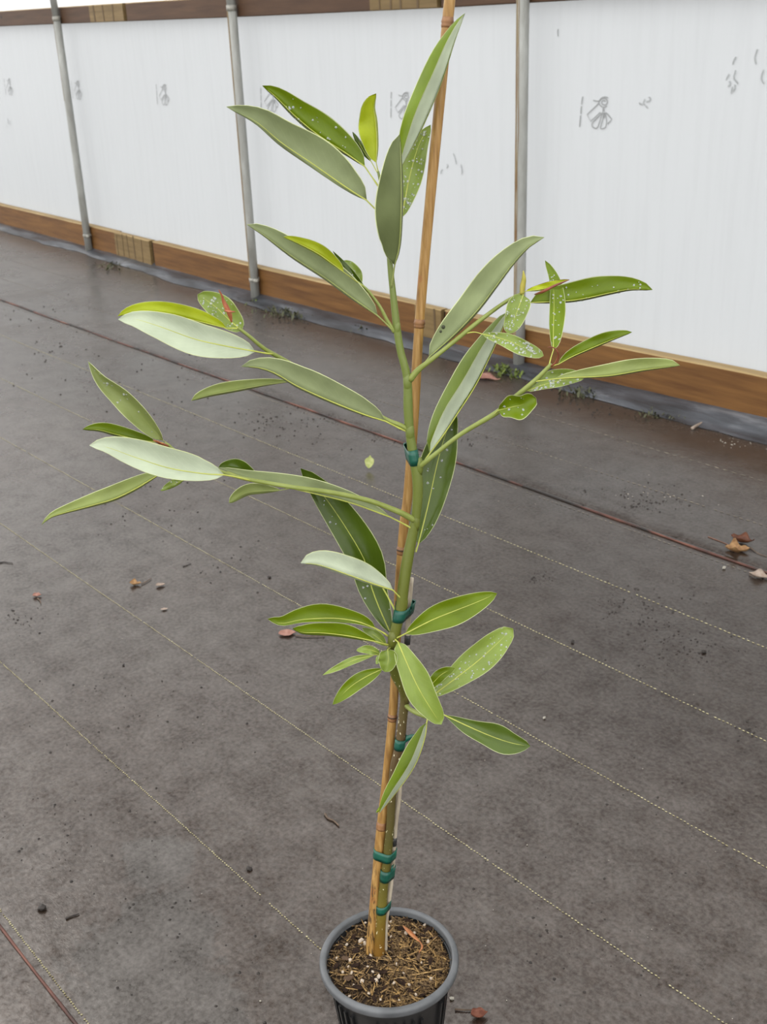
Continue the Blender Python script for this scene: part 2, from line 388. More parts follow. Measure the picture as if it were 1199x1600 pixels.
cord(.3975, .0022, 'cord', 'red brown edge cord of the fabric strip'); cord(2.288, .0032, 'cord', 'red brown cord along the fabric overlap')
# overlap lip beside the far cord
mb = MB(); n_ = 120
for i in range(n_):
    x = -9+i*.085; yy = 2.305+.004*noise.noise(Vector((x*3, 0, 0)))
    mb.v += [Vector((x, yy, .0005)), Vector((x, yy+.012, .004)), Vector((x, yy+.06, .0012))]
for i in range(n_-1):
    for k in range(2):
        a = i*3+k; mb.f.append((a, a+3, a+4, a+1)); mb.m.append(0)
mb.build('overlap_lip', 'fabric', floor, origin=(0, 0, 0))

# ------------------------------------------------------------------ back wall of the tunnel
HX = [-10, -6.63, -4.70, -2.905, 2]; HY = [3.388, 3.248, 3.168, 3.164, 3.164]
def Yw(x, o=0): return interp(x, HX, HY)+o
def zbot(x): return interp(x, [-8.2, -6.74, -4.79, -2.62, -1.84, 2], [.004, .02, .024, .013, .036, .04])
def ztop(x): return interp(x, [-8.2, -6.7, -4.8, -2.9, -1.86, 2], [.152, .162, .164, .158, .178, .18])
def film_mesh(x0, x1, nx, prof):
    mb = MB(); nz = len(prof)
    for i in range(nx+1):
        x = x0+(x1-x0)*i/nx
        for dy, z in prof:
            bil = .010*noise.noise(Vector((x*1.1, z*.7, 2)))+.004*noise.noise(Vector((x*5, z*.8, 5)))
            mb.v.append(Vector((x, Yw(x, .085)+dy+bil*(1 if z < 1.5 else 2), z)))
    for i in range(nx):
        for j in range(nz-1):
            a = i*nz+j; mb.f.append((a, a+nz, a+nz+1, a+1)); mb.m.append(0)
    return mb
wall = film_mesh(-14, 5, 190, [(0, z*.07) for z in range(-1, 21)]).build('wall_back', 'film', origin=(0, 3.25, 0))
tag(wall, 'milky white polythene sheet side wall with grey printed marks', kind='structure')
rp = []
for i in range(17):
    a = i/16*1.15; rp.append((-2.6*(1-math.cos(a))-.01*0, 1.40+2.6*math.sin(a)))
roof = film_mesh(-14, 5, 60, rp).build('ceiling', 'roof_film', origin=(0, 3.2, 1.5)); tag(roof, 'bright white curved polythene roof sheet', kind='structure')
# printed emblem: spiral head, bent body, fan of loops, and a broken upright line of lettering
def stroke(mb, pts, wd, cx_, cz_, rot=0):
    P = [(p[0]*.000211, -p[1]*.000159) for p in pts]; n = len(P); vs = []
    for i in range(n):
        a = P[max(0, i-1)]; b = P[min(n-1, i+1)]; dx, dz = b[0]-a[0], b[1]-a[1]; l = math.hypot(dx, dz) or 1
        nx, nz = -dz/l*wd/2, dx/l*wd/2
        for s in (1, -1):
            x = cx_+P[i][0]+s*nx; z = cz_+P[i][1]+s*nz
            bil = .010*noise.noise(Vector((x*1.1, z*.7, 2)))+.004*noise.noise(Vector((x*5, z*.8, 5)))
            vs.append((x, Yw(x, .085)+bil-.0035, z))
    b = mb.add(vs, [(2*i, 2*i+1, 2*i+3, 2*i+2) for i in range(n-1)])
def arc(cx_, cy_, r0_, r1_, a0, a1, n=22):
    return [(cx_+(r0_+(r1_-r0_)*i/(n-1))*math.cos(a0+(a1-a0)*i/(n-1)), cy_+(r0_+(r1_-r0_)*i/(n-1))*math.sin(a0+(a1-a0)*i/(n-1))) for i in range(n)]
def smooth2(pts, n=18): return [(p.x, p.y) for p in catmull([(x, y, 0) for x, y in pts], n)]
EMB = [([(318, 290), (305, 380), (300, 455)], .0062), ([(297, 490), (290, 650)], .0062), ([(288, 680), (272, 925)], .0062),
       ([(530, 362), (590, 380), (665, 378)], .0052), ([(650, 415), (420, 660), (495, 795), (690, 600)], .0052),
       (arc(755, 405, 120, 85, -.9, -5.4), .0045), (arc(748, 395, 92, 20, -2.9, -2.9+9.0, 34), .0055),
       ([(745, 505), (745, 590)], .009),
       (smooth2([(735, 600), (640, 705), (535, 830), (535, 900), (600, 940), (645, 900), (690, 750), (730, 610)], 30), .0050),
       (smooth2([(760, 600), (735, 760), (700, 930), (770, 925), (805, 890), (815, 760), (780, 610)], 26), .0050),
       ([(790, 600), (840, 650), (915, 735), (870, 800), (835, 838)], .0055), ([(770, 610), (765, 720)], .008)]
for cx_, cz_, part in ((-7.739, .955, 0), (-6.656, .956, 0), (-5.59, .953, 0), (-4.562, .953, 0), (-3.644, .951, 0), (-2.623, .955, 0)):
    mb = MB()
    for pts, wd in EMB: stroke(mb, [(x-640, y-600) for x, y in pts], wd, cx_, cz_)
    mb.build('printed_emblem', 'print', wall, smooth=False)
for cx_, cz_, s in ((-7.87, .739, .9), (-3.366, .737, 1.0), (-2.047, 1.101, 1.0), (-2.449, .98, .6), (-2.814, 1.222, .5), (-2.10, 1.06, .5)):
    mb = MB()
    for k in range(4):
        a = random.uniform(-300, 300)*s; b = random.uniform(-320, 320)*s; q = random.uniform(.5, 1.8)
        if cz_ > 1.2: a, b, q = 0, 0, 2.0
        stroke(mb, smooth2([(a, b), (a+random.uniform(-60, 60)*s, b+90*s*q), (a+random.uniform(-90, 90)*s, b+150*s*q)], 6), .006, cx_, cz_)
        if cz_ > 1.2: break
    mb.build('dirt_smudge', 'smudge', wall, smooth=False)

def plank(mb_name, x0, x1, fb, ft, mat, parent, o0, th, bev=.004, step=.35):
    mb = MB(); n = max(2, int((x1-x0)/step)+1); ring = 8
    for i in range(n):
        x = x0+(x1-x0)*i/(n-1); y = Yw(x, o0); zb, zt = fb(x), ft(x)
        q = bev
        for dy, z in ((q, zb), (0, zb+q), (0, zt-q), (q, zt), (th-q, zt), (th, zt-q), (th, zb+q), (th-q, zb)): mb.v.append(Vector((x, y+dy, z)))
    for i in range(n-1):
        for k in range(ring):
            k2 = (k+1) % ring; a = i*ring
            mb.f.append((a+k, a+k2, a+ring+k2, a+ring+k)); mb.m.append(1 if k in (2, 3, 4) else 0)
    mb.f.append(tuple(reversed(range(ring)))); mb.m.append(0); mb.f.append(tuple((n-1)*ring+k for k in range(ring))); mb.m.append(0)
    return mb.build(mb_name, [mat, 'wood_lit_dusty_top'], parent, smooth=False)
bb = empty('baseboard_back', (-5, 3.2, 0)); tag(bb, 'long run of treated brown timber planks along the wall foot', kind='structure')
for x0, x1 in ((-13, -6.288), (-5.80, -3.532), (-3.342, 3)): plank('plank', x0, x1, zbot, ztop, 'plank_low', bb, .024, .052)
for x0, x1 in ((-6.284, -5.84), (-3.528, -3.366)):
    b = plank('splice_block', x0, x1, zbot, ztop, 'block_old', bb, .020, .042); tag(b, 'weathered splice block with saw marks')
    mb = MB(); x = x0+.03
    while x < x1-.03:
        h = random.uniform(.5, .95); zc = (zbot(x)+ztop(x))/2
        mb.box((x, Yw(x, .0195), zc+random.uniform(-.01, .01)), Vector((random.uniform(.002, .006), 0, 0)), Vector((0, .001, 0)), Vector((random.uniform(-.003, .003), 0, .067)))
        x += random.uniform(.02, .10)
    mb.build('saw_mark', 'saw_mark', b, smooth=False)
for x0, x1 in ((-5.84, -5.80), (-3.366, -3.342)): plank('joint_gap', x0, x1, lambda x: zbot(x)+.004, lambda x: ztop(x)-.004, 'gap_dark', bb, .04, .03)
tr = empty('trim_1', (-5, 3.2, 1.35)); tag(tr, 'brown timber rail along the top of the white sheet wall', kind='structure')
def tb(x): return interp(x, [-7.58, -6.68, -4.75, -3.34, -2.75, 2], [1.324, 1.320, 1.309, 1.306, 1.310, 1.318])
def tt(x): return tb(x)+.089
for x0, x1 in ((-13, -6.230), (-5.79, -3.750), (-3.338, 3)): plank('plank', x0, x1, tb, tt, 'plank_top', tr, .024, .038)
for x0, x1 in ((-6.226, -5.82), (-3.747, -3.358)):
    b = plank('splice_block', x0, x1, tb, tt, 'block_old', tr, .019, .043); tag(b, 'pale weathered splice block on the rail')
    mb = MB(); x = x0+.06
    while x < x1-.02:
        zc = (tb(x)+tt(x))/2
        mb.box((x, Yw(x, .0185), zc), Vector((random.uniform(.003, .009), 0, 0)), Vector((0, .001, 0)), Vector((random.uniform(-.003, .003), 0, .042)))
        x += random.uniform(.02, .12)
    mb.build('saw_mark', 'saw_mark', b, smooth=False)
for x0, x1 in ((-5.82, -5.79), (-3.358, -3.338)): plank('joint_gap', x0, x1, lambda x: tb(x)+.004, lambda x: tt(x)-.004, 'gap_dark', tr, .04, .03)

# turned-up plastic edge under the baseboard
def flap_edge(x): return interp(x, [-9, -8.03, -6.5, -4.61, -3.22, -2.26, -1.78, 2], [3.27, 3.235, 3.19, 3.09, 3.075, 3.065, 3.07, 3.06])
mb = MB(); nx = 330; pr = 8
for i in range(nx+1):
    x = -12+i*14.5/nx; y0 = flap_edge(x)+.03*noise.noise(Vector((x*2.3, 0, 0)))+.012*noise.noise(Vector((x*9, 4, 0))); y1 = Yw(x, .055)
    zt_ = zbot(x)+.02
    for k in range(pr):
        t = k/(pr-1); cr = .018*math.sin(PI*min(1, t*1.3))*(.6+.8*noise.noise(Vector((x*3.1, t*2, 7))))
        mb.v.append(Vector((x, y0+(y1-y0)*t, .002+zt_*t**1.6+max(0, cr)+.004*noise.noise(Vector((x*14, t*5, 1)))*math.sin(PI*t))))
for i in range(nx):
    for k in range(pr-1):
        a = i*pr+k; mb.f.append((a, a+pr, a+pr+1, a+1)); mb.m.append(0)
fl = mb.build('trim_2', 'flap', origin=(-5, 3.1, 0)); tag(fl, 'blue grey plastic sheeting folded up under the baseboard', kind='structure')

# hoop posts
HP = ((-6.63, 3.248), (-4.70, 3.168), (-2.905, 3.164))
HT = ((-6.64, 1.405), (-4.697, 1.40), (-2.908, 1.40))
labs = ('grey galvanised hoop post farthest left, bent above the top rail', 'grey galvanised hoop post with rusty left edge, behind the upper left leaves', 'grey galvanised hoop post nearest, right of the bamboo cane')
for i, (x, y) in enumerate(HP):
    e = empty('hoop_post', (x, y, 0)); tag(e, labs[i], 'post', 'greenhouse hoop posts')
    r = .0225; pts = [Vector((x, y, -.02)), Vector((x, y, .4)), Vector((x, y, .9)), Vector((x, y, 1.34))]
    mb = MB(); mb.tube(pts, r, 20); mb.build('pipe', 'galv', e)
    mb = MB(); ap = []
    for k in range(15):
        a = k/14*1.1; ap.append(Vector((x, y-2.55*(1-math.cos(a)), 1.34+2.55*math.sin(a))))
    mb.tube(ap, r*.9, 20); mb.build('roof_arch', 'galv', e)
    mb = MB(); mb.tube([(x, y, 1.335), (x, y, 1.36)], r*1.06, 20); mb.build('joint_collar', 'galv_band', e)
    if i < 2:
        mb = MB(); mb.tube([(x, y, .098), (x, y, .116)], r*1.14, 20); mb.build('clamp_band', 'galv_band', e)
        mb = MB(); mb.tube([(x+.018, y-.012, .107), (x+.046, y-.012, .107)], .010, 8); mb.build('clamp_bolt', 'galv_band', e)
    # rust run down the windward side of the pipe
    mb = MB(); seg = 26; vs = []
    for k in range(seg+1):
        z = .10+1.24*k/seg if i else .9+.45*k/seg
        wd = (.12, .30, .52)[i]+.16*noise.noise(Vector((z*6, i*3.1, 0)))
        for a in (-wd, 0, wd):
            th = math.radians((262, 258, 252)[i])+a
            vs.append((x+(r+.0006)*math.cos(th), y+(r+.0006)*math.sin(th), z))
    mb.add(vs, [(3*k+j, 3*k+j+1, 3*k+j+4, 3*k+j+3) for k in range(seg) for j in range(2)])
    mb.build('rust_streak', 'rust', e)

# ------------------------------------------------------------------ potted sapling
PC = gp(608, 1494, .165); PC.z = 0
SOILZ = .156
sap = empty('potted_sapling', PC); tag(sap, 'young evergreen sapling with long narrow leaves in a black nursery pot', 'potted plant')
RO = .0905
pot = MB()
prof = [(.0, .004), (.058, .004), (.060, 0), (.062, .004), (.0765, .150), (.0785, .156)]
pot.lathe(prof, PC, 72)
pot.lathe([(.0815, .160), (.0800, .150), (.0745, .13), (.060, .01)], PC, 72)
pot_o = pot.build('pot', 'pot_body', sap, origin=PC)
mb = MB()
mb.lathe([(.0780, .1535), (.0880, .1535), (RO-.0010, .1545), (RO, .1565), (RO, .1615), (RO-.0008, .1640), (RO-.0028, .1655), (.0840, .1658), (.0824, .1650), (.0814, .1630), (.0805, .150)], PC, 96)
mb.build('rim', 'pot_rim', pot_o, origin=PC)
for k in range(40):
    a = 2*PI*k/40
    if k % 8 in (0, 1): continue
    mb = MB(); d = Vector((math.cos(a), math.sin(a), 0)); tdir = Vector((-d.y, d.x, 0))
    b0 = PC+d*.0630; b1 = PC+d*.0765
    mb.box((b0+b1)/2+Vector((0, 0, .068)), tdir*.0017, d*.0016, (b1-b0)/2*.9+Vector((0, 0, .056)))
    mb.build('side_rib', 'pot_body', pot_o, smooth=False)
# soil
mb = MB(); rings = 26; seg = 64
def soil_z(x, y):
    p = Vector((x*34, y*34, 1)); d = math.hypot(x, y)/.08
    return SOILZ+.0035*noise.noise(p)+.002*noise.noise(p*3)-.003*d*d+.003*noise.noise(Vector((x*12, y*12, 9)))
mb.v.append(PC+Vector((0, 0, soil_z(0, 0))))
for i in range(1, rings+1):
    for k in range(seg):
        a = 2*PI*k/seg; r = .0805*i/rings; x, y = r*math.cos(a), r*math.sin(a); mb.v.append(PC+Vector((x, y, soil_z(x, y))))
for k in range(seg): mb.f.append((0, 1+k, 1+(k+1) % seg)); mb.m.append(0)
for i in range(rings-1):
    for k in range(seg):
        a = 1+i*seg; k2 = (k+1) % seg; mb.f.append((a+k, a+seg+k, a+seg+k2, a+k2)); mb.m.append(0)
soil = mb.build('soil', 'soil', sap, origin=PC+Vector((0, 0, SOILZ))); tag(soil, 'bark and perlite potting mix')
def soil_pt(rmax=.076):
    r = rmax*math.sqrt(random.random()); a = random.uniform(0, 2*PI); return r*math.cos(a), r*math.sin(a)
def px_soil(px, py):
    P = gp(px, py, SOILZ); return P.x-PC.x, P.y-PC.y
# fine fibres
mb = MB()
for k in range(3000):
    x, y = soil_pt(.0775)
    pxy = proj(PC+Vector((x, y, SOILZ)))
    dense = 1 if pxy[0] > 612 else .36
    if random.random() > dense: continue
    L = random.uniform(.002, .008); a = random.uniform(0, PI); t = random.uniform(-.35, .35)
    ax = Vector((math.cos(a)*math.cos(t), math.sin(a)*math.cos(t), math.sin(t)))
    ay = Vector((-math.sin(a), math.cos(a), 0)); az = ax.cross(ay); wd = random.uniform(.0003, .0010)
    c = PC+Vector((x, y, soil_z(x, y)+random.uniform(.0004, .0035)))
    mb.add([c-ax*L-ay*wd, c-ax*L+ay*wd, c+ax*L+ay*wd*.6, c+ax*L-ay*wd*.6, c-ax*L*.9+az*wd*1.4, c+ax*L*.9+az*wd], [(0, 1, 4), (1, 2, 5, 4), (2, 3, 5), (3, 0, 4, 5)])
tag(mb.build('straw_fibres', 'straw', soil, smooth=False), 'pale straw and bark fibres', kind='stuff')
mb = MB()
for k in range(260):
    x, y = soil_pt(.074)
    if proj(PC+Vector((x, y, SOILZ)))[0] < 600 and random.random() < .6: continue
    L = random.uniform(.003, .009); a = random.uniform(0, PI); t = random.uniform(-.2, .2)
    ax = Vector((math.cos(a)*math.cos(t), math.sin(a)*math.cos(t), math.sin(t))); ay = Vector((-math.sin(a), math.cos(a), 0)); az = ax.cross(ay); wd = random.uniform(.0005, .0013)
    c = PC+Vector((x, y, soil_z(x, y)+random.uniform(.002, .0045)))
    mb.add([c-ax*L-ay*wd, c-ax*L+ay*wd, c+ax*L+ay*wd*.6, c+ax*L-ay*wd*.6, c-ax*L*.9+az*wd*1.2, c+ax*L*.9+az*wd], [(0, 1, 4), (1, 2, 5, 4), (2, 3, 5), (3, 0, 4, 5)])
tag(mb.build('straw_bits', 'straw_lt', soil, smooth=False), 'longer pale straw bits', kind='stuff')
def rock_mesh(name, mat, seed, flat=1.0):
    mb = MB(); 
    import bmesh
    bm = bmesh.new(); bmesh.ops.create_icosphere(bm, subdivisions=1, radius=1)
    rnd = random.Random(seed)
    mb.add([Vector((v.co.x, v.co.y, v.co.z*flat))*(rnd.uniform(.7, 1.15)) for v in bm.verts], [tuple(v.index for v in f.verts) for f in bm.faces]); bm.free()
    return mb
def proto(kind, mat, seeds, flat):
    out = []
    for s in seeds:
        m = rock_mesh(kind, mat, s, flat); me = bpy.data.meshes.new(kind); me.from_pydata([tuple(v) for v in m.v], [], m.f); me.materials.append(M[mat]); out.append(me)
    return out
def inst(name, me, loc, rot, scale, parent):
    o = bpy.data.objects.new(name, me); COL.objects.link(o); o.rotation_euler = rot; o.scale = scale; place(o, loc, parent); return o
BK = proto('bark_chip', 'bark', (1, 2, 3, 4), .35); BKL = proto('bark_chip', 'bark_lt', (5, 6), .35); PL = proto('perlite_grain', 'perlite', (11, 12, 13), .8)
chips = [(628, 1455, 9, 5), (672, 1452, 11, 5), (660, 1462, 9, 5), (556, 1490, 9, 7), (540, 1500, 8, 5), (555, 1512, 10, 5), (672, 1505, 9, 5), (600, 1521, 8, 5), (627, 1535, 6, 11), (640, 1546, 8, 5),
         (545, 1530, 8, 6), (560, 1545, 10, 6), (540, 1548, 9, 5), (660, 1555, 8, 5), (617, 1558, 8, 4), (585, 1562, 9, 4), (570, 1475, 6, 5), (553, 1465, 7, 5), (532, 1482, 6, 5), (525, 1512, 7, 4),
         (600, 1545, 7, 4), (645, 1480, 8, 4), (655, 1497, 6, 4), (695, 1490, 5, 4), (577, 1500, 8, 4), (640, 1432, 8, 3), (670, 1437, 7, 3), (612, 1475, 6, 4), (690, 1460, 6, 4), (582, 1533, 7, 5)]
for i, (px, py, a, b) in enumerate(chips):
    x, y = px_soil(px, py); s = .00088
    if math.hypot(x, y) > .073: k = .073/math.hypot(x, y); x *= k; y *= k
    inst('bark_chip', (BKL if i % 6 == 4 else BK)[i % 2 if i % 6 == 4 else i % 4], PC+Vector((x, y, soil_z(x, y)+.0038)), (random.uniform(-.35, .35), random.uniform(-.35, .35), random.uniform(0, 3)), (a*s, max(b, 4)*s, 5*s), soil)
grains = [(607, 1451, 4.5), (611, 1443, 3), (663, 1447, 4), (686, 1452, 3.5), (669, 1473, 4.5), (565, 1475, 6), (571, 1479, 5), (635, 1461, 4), (648, 1459, 3.5), (611, 1467, 2.6), (542, 1477, 3), (571, 1444, 2.6),
          (548, 1504, 3.5), (545, 1513, 2.5), (550, 1523, 3), (583, 1521, 3), (588, 1534, 4.5), (592, 1528, 4), (566, 1535, 4), (674, 1530, 4), (631, 1522, 3), (546, 1558, 2.8), (577, 1553, 3), (595, 1563, 2.6), (650, 1555, 3), (640, 1538, 3.5),
          (620, 1508, 3), (659, 1505, 2.4), (580, 1498, 3), (553, 1541, 2.6), (527, 1500, 2.6), (616, 1537, 3), (624, 1563, 2.6), (536, 1522, 3.2), (575, 1513, 2.4)]
for i, (px, py, a) in enumerate(grains):
    x, y = px_soil(px, py); s = .00092
    inst('perlite_grain', PL[i % 3], PC+Vector((x, y, soil_z(x, y)+.0036)), (random.uniform(0, 3), random.uniform(0, 3), random.uniform(0, 3)), (a*s, a*s*.85, a*s*.8), soil)

# plant plane: through the stem, upright, leaning a little away from the camera
S0 = gp(592, 1493, SOILZ)
CH = Vector((-F_.x, -F_.y, 0)).normalized(); LEAN = math.radians(4.5)
UP = Vector((0, 0, 1))*math.cos(LEAN)-CH*math.sin(LEAN)
RH = Vector((-CH.y, CH.x, 0)); PN = RH.cross(UP)
if PN.dot(CH) < 0: PN = -PN
def at(px, py, d=0.0):
    """a point of the plant: where the sight line meets the plant's plane, then d metres nearer"""
    r = ray(px, py).normalized(); t = (S0-CAMP).dot(PN)/r.dot(PN); return CAMP+r*(t-d)
def pxm(P): return (P-CAMP).dot(F_)/FPX
def limb(name, pts, wpx, mat, parent, n=None, seg=10):
    Q = [at(*p) for p in pts]; n = n or max(6, 4*len(pts)); C = catmull(Q, n)
    R = [interp(i/(n-1), [j/(len(wpx)-1) for j in range(len(wpx))], wpx)/2*pxm(C[i]) for i in range(n)]
    mb = MB(); mb.tube(C, R, seg); return mb.build(name, mat, parent), C, R
stem_pts = [(591, 1508, 0), (592, 1493, 0), (596, 1430, 0), (599, 1392, 0), (604, 1350, 0), (610, 1292, 0), (612, 1255, 0), (616, 1207, 0), (625, 1163, 0), (630, 1120, .0), (633, 1092, .002), (629, 1074, .008), (618, 1052, .013),
            (613, 1030, .016), (614, 1005, .016), (620, 978, .016), (627, 950, .016), (631, 913, .015), (638, 869, .013), (644, 840, .012), (651, 800, .012), (653, 755, .012), (647, 716, .012), (641, 680, .012),
            (638, 640, .012), (637, 596, .012), (632, 570, .012), (626, 548, .011), (620, 509, .01), (614, 455, .008), (610, 416, .006), (606, 360, .0), (598, 300, -.008), (591, 268, -.012)]
stem_w = [19, 18, 16, 16, 15, 14, 14, 13, 13, 14, 17, 15, 14, 15, 17, 17, 17, 17, 18, 18, 16, 15, 17, 15, 14, 15, 13, 12, 12, 10, 9, 8, 6, 4]
stem, SCV, SR = limb('stem', stem_pts, stem_w, 'stem', sap, 150, 14)
# scars and knuckles on the stem
for (px, py, d, wpx) in ((634, 1084, .004, 10), (614, 1000, .019, 10), (637, 597, .013, 9), (641, 675, .013, 9), (655, 728, .013, 9), (650, 815, .013, 9), (621, 513, .011, 7), (631, 940, .016, 9)):
    mb = MB(); P = at(px, py, d); r = wpx*pxm(P); 
    mb.tube([P-UP*r*1.6, P-UP*r*.7, P, P+UP*r*.7, P+UP*r*1.5], [r*.5, r*.72, r*.80, r*.74, r*.5], 12); mb.build('leaf_node', 'stem', stem)

BR = {}
def branch(key, pts, wpx): BR[key], _, _ = limb('branch', pts, wpx, 'branch', sap, 6*len(pts))
branch('b2', [(617, 519, .010), (605, 500, .012), (595, 481, .014), (583, 464, .016), (570, 449, .018), (546, 432, .02)], [7, 5.5, 5, 4.5, 4, 3])
branch('b3', [(640, 672, .012), (625, 664, .014), (603, 655, .012), (560, 630, .006), (505, 600, .008), (452, 567, .02), (415, 546, .03), (388, 524, .038), (372, 512, .04)], [8, 7, 6, 6, 6, 7, 7, 6, 5])
branch('b4', [(648, 813, .014), (630, 803, .022), (614, 796, .028), (576, 782, .036), (521, 770, .044), (456, 761, .052), (398, 751, .06), (364, 743, .065), (320, 727, .068), (285, 711, .072), (258, 692, .076)], [10, 9, 8, 8, 8, 7, 7, 6, 6, 5, 4])
branch('b5', [(640, 594, .014), (655, 577, .016), (677, 560, .016), (713, 531, .012), (750, 501, .006), (790, 472, .0), (816, 459, -.004)], [11, 8, 7, 7, 7, 6, 6])
branch('b6', [(656, 729, .014), (680, 710, .026), (721, 678, .036), (776, 645, .05), (805, 621, .056), (838, 593, .062), (862, 569, .066)], [9, 7, 7, 8, 9, 8, 6])
branch('b7', [(634, 1101, .004), (641, 1108, .012), (650, 1113, .02), (660, 1117, .026), (670, 1121, .03)], [8, 7, 8, 8, 7])

DROPS = {}
def leaf(pet, mid, wa, wb, da=None, db=None, vis='A', face='T', tone=('md', 'g'), peak=.48, sharp=.8, drops=0, rib='rib_y', wave=.03, ribr=1.0, curl=0.0, name='leaf', label=None, edge='edge'):
    """pet: attachment points (px,py,d); mid: midrib points; wa / wb: half widths in photo pixels on the left / right of the midrib
    as one walks from stalk to tip, da / db: how far those edges stand towards the camera (m)."""
    N, K = 20, 5
    Mw = catmull([at(*p) for p in mid], N)
    pp = [proj(P) for P in Mw]
    px_m = pxm(Mw[N//2])
    if da is None: da = .22*abs(wa)*px_m if abs(wa) > 5 else -.55*max(abs(wb), 8)*px_m
    if db is None: db = .22*abs(wb)*px_m if abs(wb) > 5 else -.55*max(abs(wa), 8)*px_m
    p = math.log(.5)/math.log(peak)
    rows = []; ph = random.random()*9
    ss = [-1, -.968, -.72, -.48, -.24, 0, .24, .48, .72, .968, 1]
    for i in range(N):
        t = i/(N-1)
        prof = max(0.0, math.sin(PI*min(1, max(0, t**p))))**sharp
        if i == 0: prof = .02
        if i == N-1: prof = .015
        a, b = pp[max(0, i-1)], pp[min(N-1, i+1)]
        tx, ty = b[0]-a[0], b[1]-a[1]; l = math.hypot(tx, ty) or 1; tx /= l; ty /= l
        A = R_*ty+U_*tx
        sk = pxm(Mw[i]); tocam = (CAMP-Mw[i]).normalized(); row = []
        for s in ss:
            ab = abs(s); wdt, dep, sg = (wa, da, 1) if s >= 0 else (wb, db, -1)
            wv = 1+wave*math.sin(t*11+ph+(2 if s > 0 else 0))
            off = A*(sg*ab*wdt*prof*wv*sk)+tocam*(dep*prof*(ab**1.15))
            off += tocam*(-.12*abs(wdt)*sk*prof*math.sin(PI*ab)*(1 if dep >= 0 else -1))
            off += tocam*(.0016*math.sin(t*14+ph*2+s*2)*ab*prof)
            row.append(Mw[i]+off)
        rows.append(row)
    C = len(ss)
    nrm = []
    for i in range(N):
        rr = []
        for j in range(C):
            du = rows[min(N-1, i+1)][j]-rows[max(0, i-1)][j]; dv = rows[i][min(C-1, j+1)]-rows[i][max(0, j-1)]
            nn = du.cross(dv); rr.append(nn.normalized() if nn.length > 1e-12 else Vector((0, 0, 1)))
        nrm.append(rr)
    j = 8 if vis == 'A' else 2; i = N//2
    front = nrm[i][j].dot(CAMP-rows[i][j]) > 0
    sgn = 1 if front == (face == 'T') else -1          # +1: top skin on the +normal side
    th = .00028; mb = MB(); uv = []
    for side in (1, -1):
        for i in range(N):
            for j in range(C):
                e = th*(.25 if j in (0, C-1) or i in (0, N-1) else 1)
                mb.v.append(rows[i][j]+nrm[i][j]*e*side*sgn); uv += [(i/(N-1), .5+.5*ss[j])]
    for side in (0, 1):
        o = side*N*C
        for i in range(N-1):
            for j in range(C-1):
                a = o+i*C+j; f = (a, a+C, a+C+1, a+1)
                flip = (side == 1) != (sgn < 0)
                mb.f.append(f[::-1] if flip else f); mb.m.append(2 if j in (0, C-2) else side)
    o = N*C
    bd = [(i, 0) for i in range(N)]+[(N-1, j) for j in range(1, C)]+[(i, C-1) for i in range(N-2, -1, -1)]+[(0, j) for j in range(C-2, 0, -1)]
    for k in range(len(bd)):
        a = bd[k][0]*C+bd[k][1]; b2 = bd[(k+1) % len(bd)]; b = b2[0]*C+b2[1]
        mb.f.append((a, b, o+b, o+a)); mb.m.append(2)
    lo = mb.build(name, ['top_'+tone[0], 'und_'+tone[1], edge], sap, uv=uv)
    if label: lo['label'] = label
    # stalk and midrib
    PT = [at(*q) for q in pet]; R = []
    stalk = catmull(PT+[Mw[0]], 8) if PT else []
    pts = stalk[:-1]+[Mw[i] for i in range(N-1)]
    rb = 1.5*ribr*px_m*.85
    for k in range(len(pts)): 
        u = max(0, k-len(stalk))/N; R.append(rb*(1.35 if k < len(stalk)*.5 else 1.0)*(1-u)**.8*.8+.00012)
    mb = MB(); mb.tube(pts, R, 6); mb.build('midrib', rib, lo)
    if drops:
        mb = MB(); rnd = random.Random(len(WLOC))
        for k in range(drops):
            i = rnd.uniform(1.5, N-2.5); s = rnd.uniform(-.86, .86); i0 = int(i); fi = i-i0
            jj = max(q for q in range(C-1) if ss[q] <= s); fj = (s-ss[jj])/(ss[jj+1]-ss[jj])
            P = (rows[i0][jj]*(1-fj)+rows[i0][jj+1]*fj)*(1-fi)+(rows[i0+1][jj]*(1-fj)+rows[i0+1][jj+1]*fj)*fi
            nn = nrm[i0][jj]
            if nn.dot(CAMP-P) < 0: nn = -nn
            r = rnd.choice((.0006, .0007, .0009, .0012, .0016)); P = P+nn*th
            t1 = nn.orthogonal().normalized(); t2 = nn.cross(t1); vs = []
            for q, (rr_, hh_) in enumerate(((1, 0), (.8, .36))):
                vs += [P+(t1*math.cos(2*PI*m/6)+t2*math.sin(2*PI*m/6))*r*rr_+nn*r*hh_ for m in range(6)]
            vs.append(P+nn*r*.55)
            mb.add(vs, [(m, (m+1) % 6, 6+(m+1) % 6, 6+m) for m in range(6)]+[(6+m, 6+(m+1) % 6, 12) for m in range(6)])
        tag(mb.build('water_drops', 'drop', lo), 'rain drops', kind='stuff')
    return lo, rows
UG, UP_, UD = ('md', 'g'), ('lt', 'p'), ('dk', 'd')
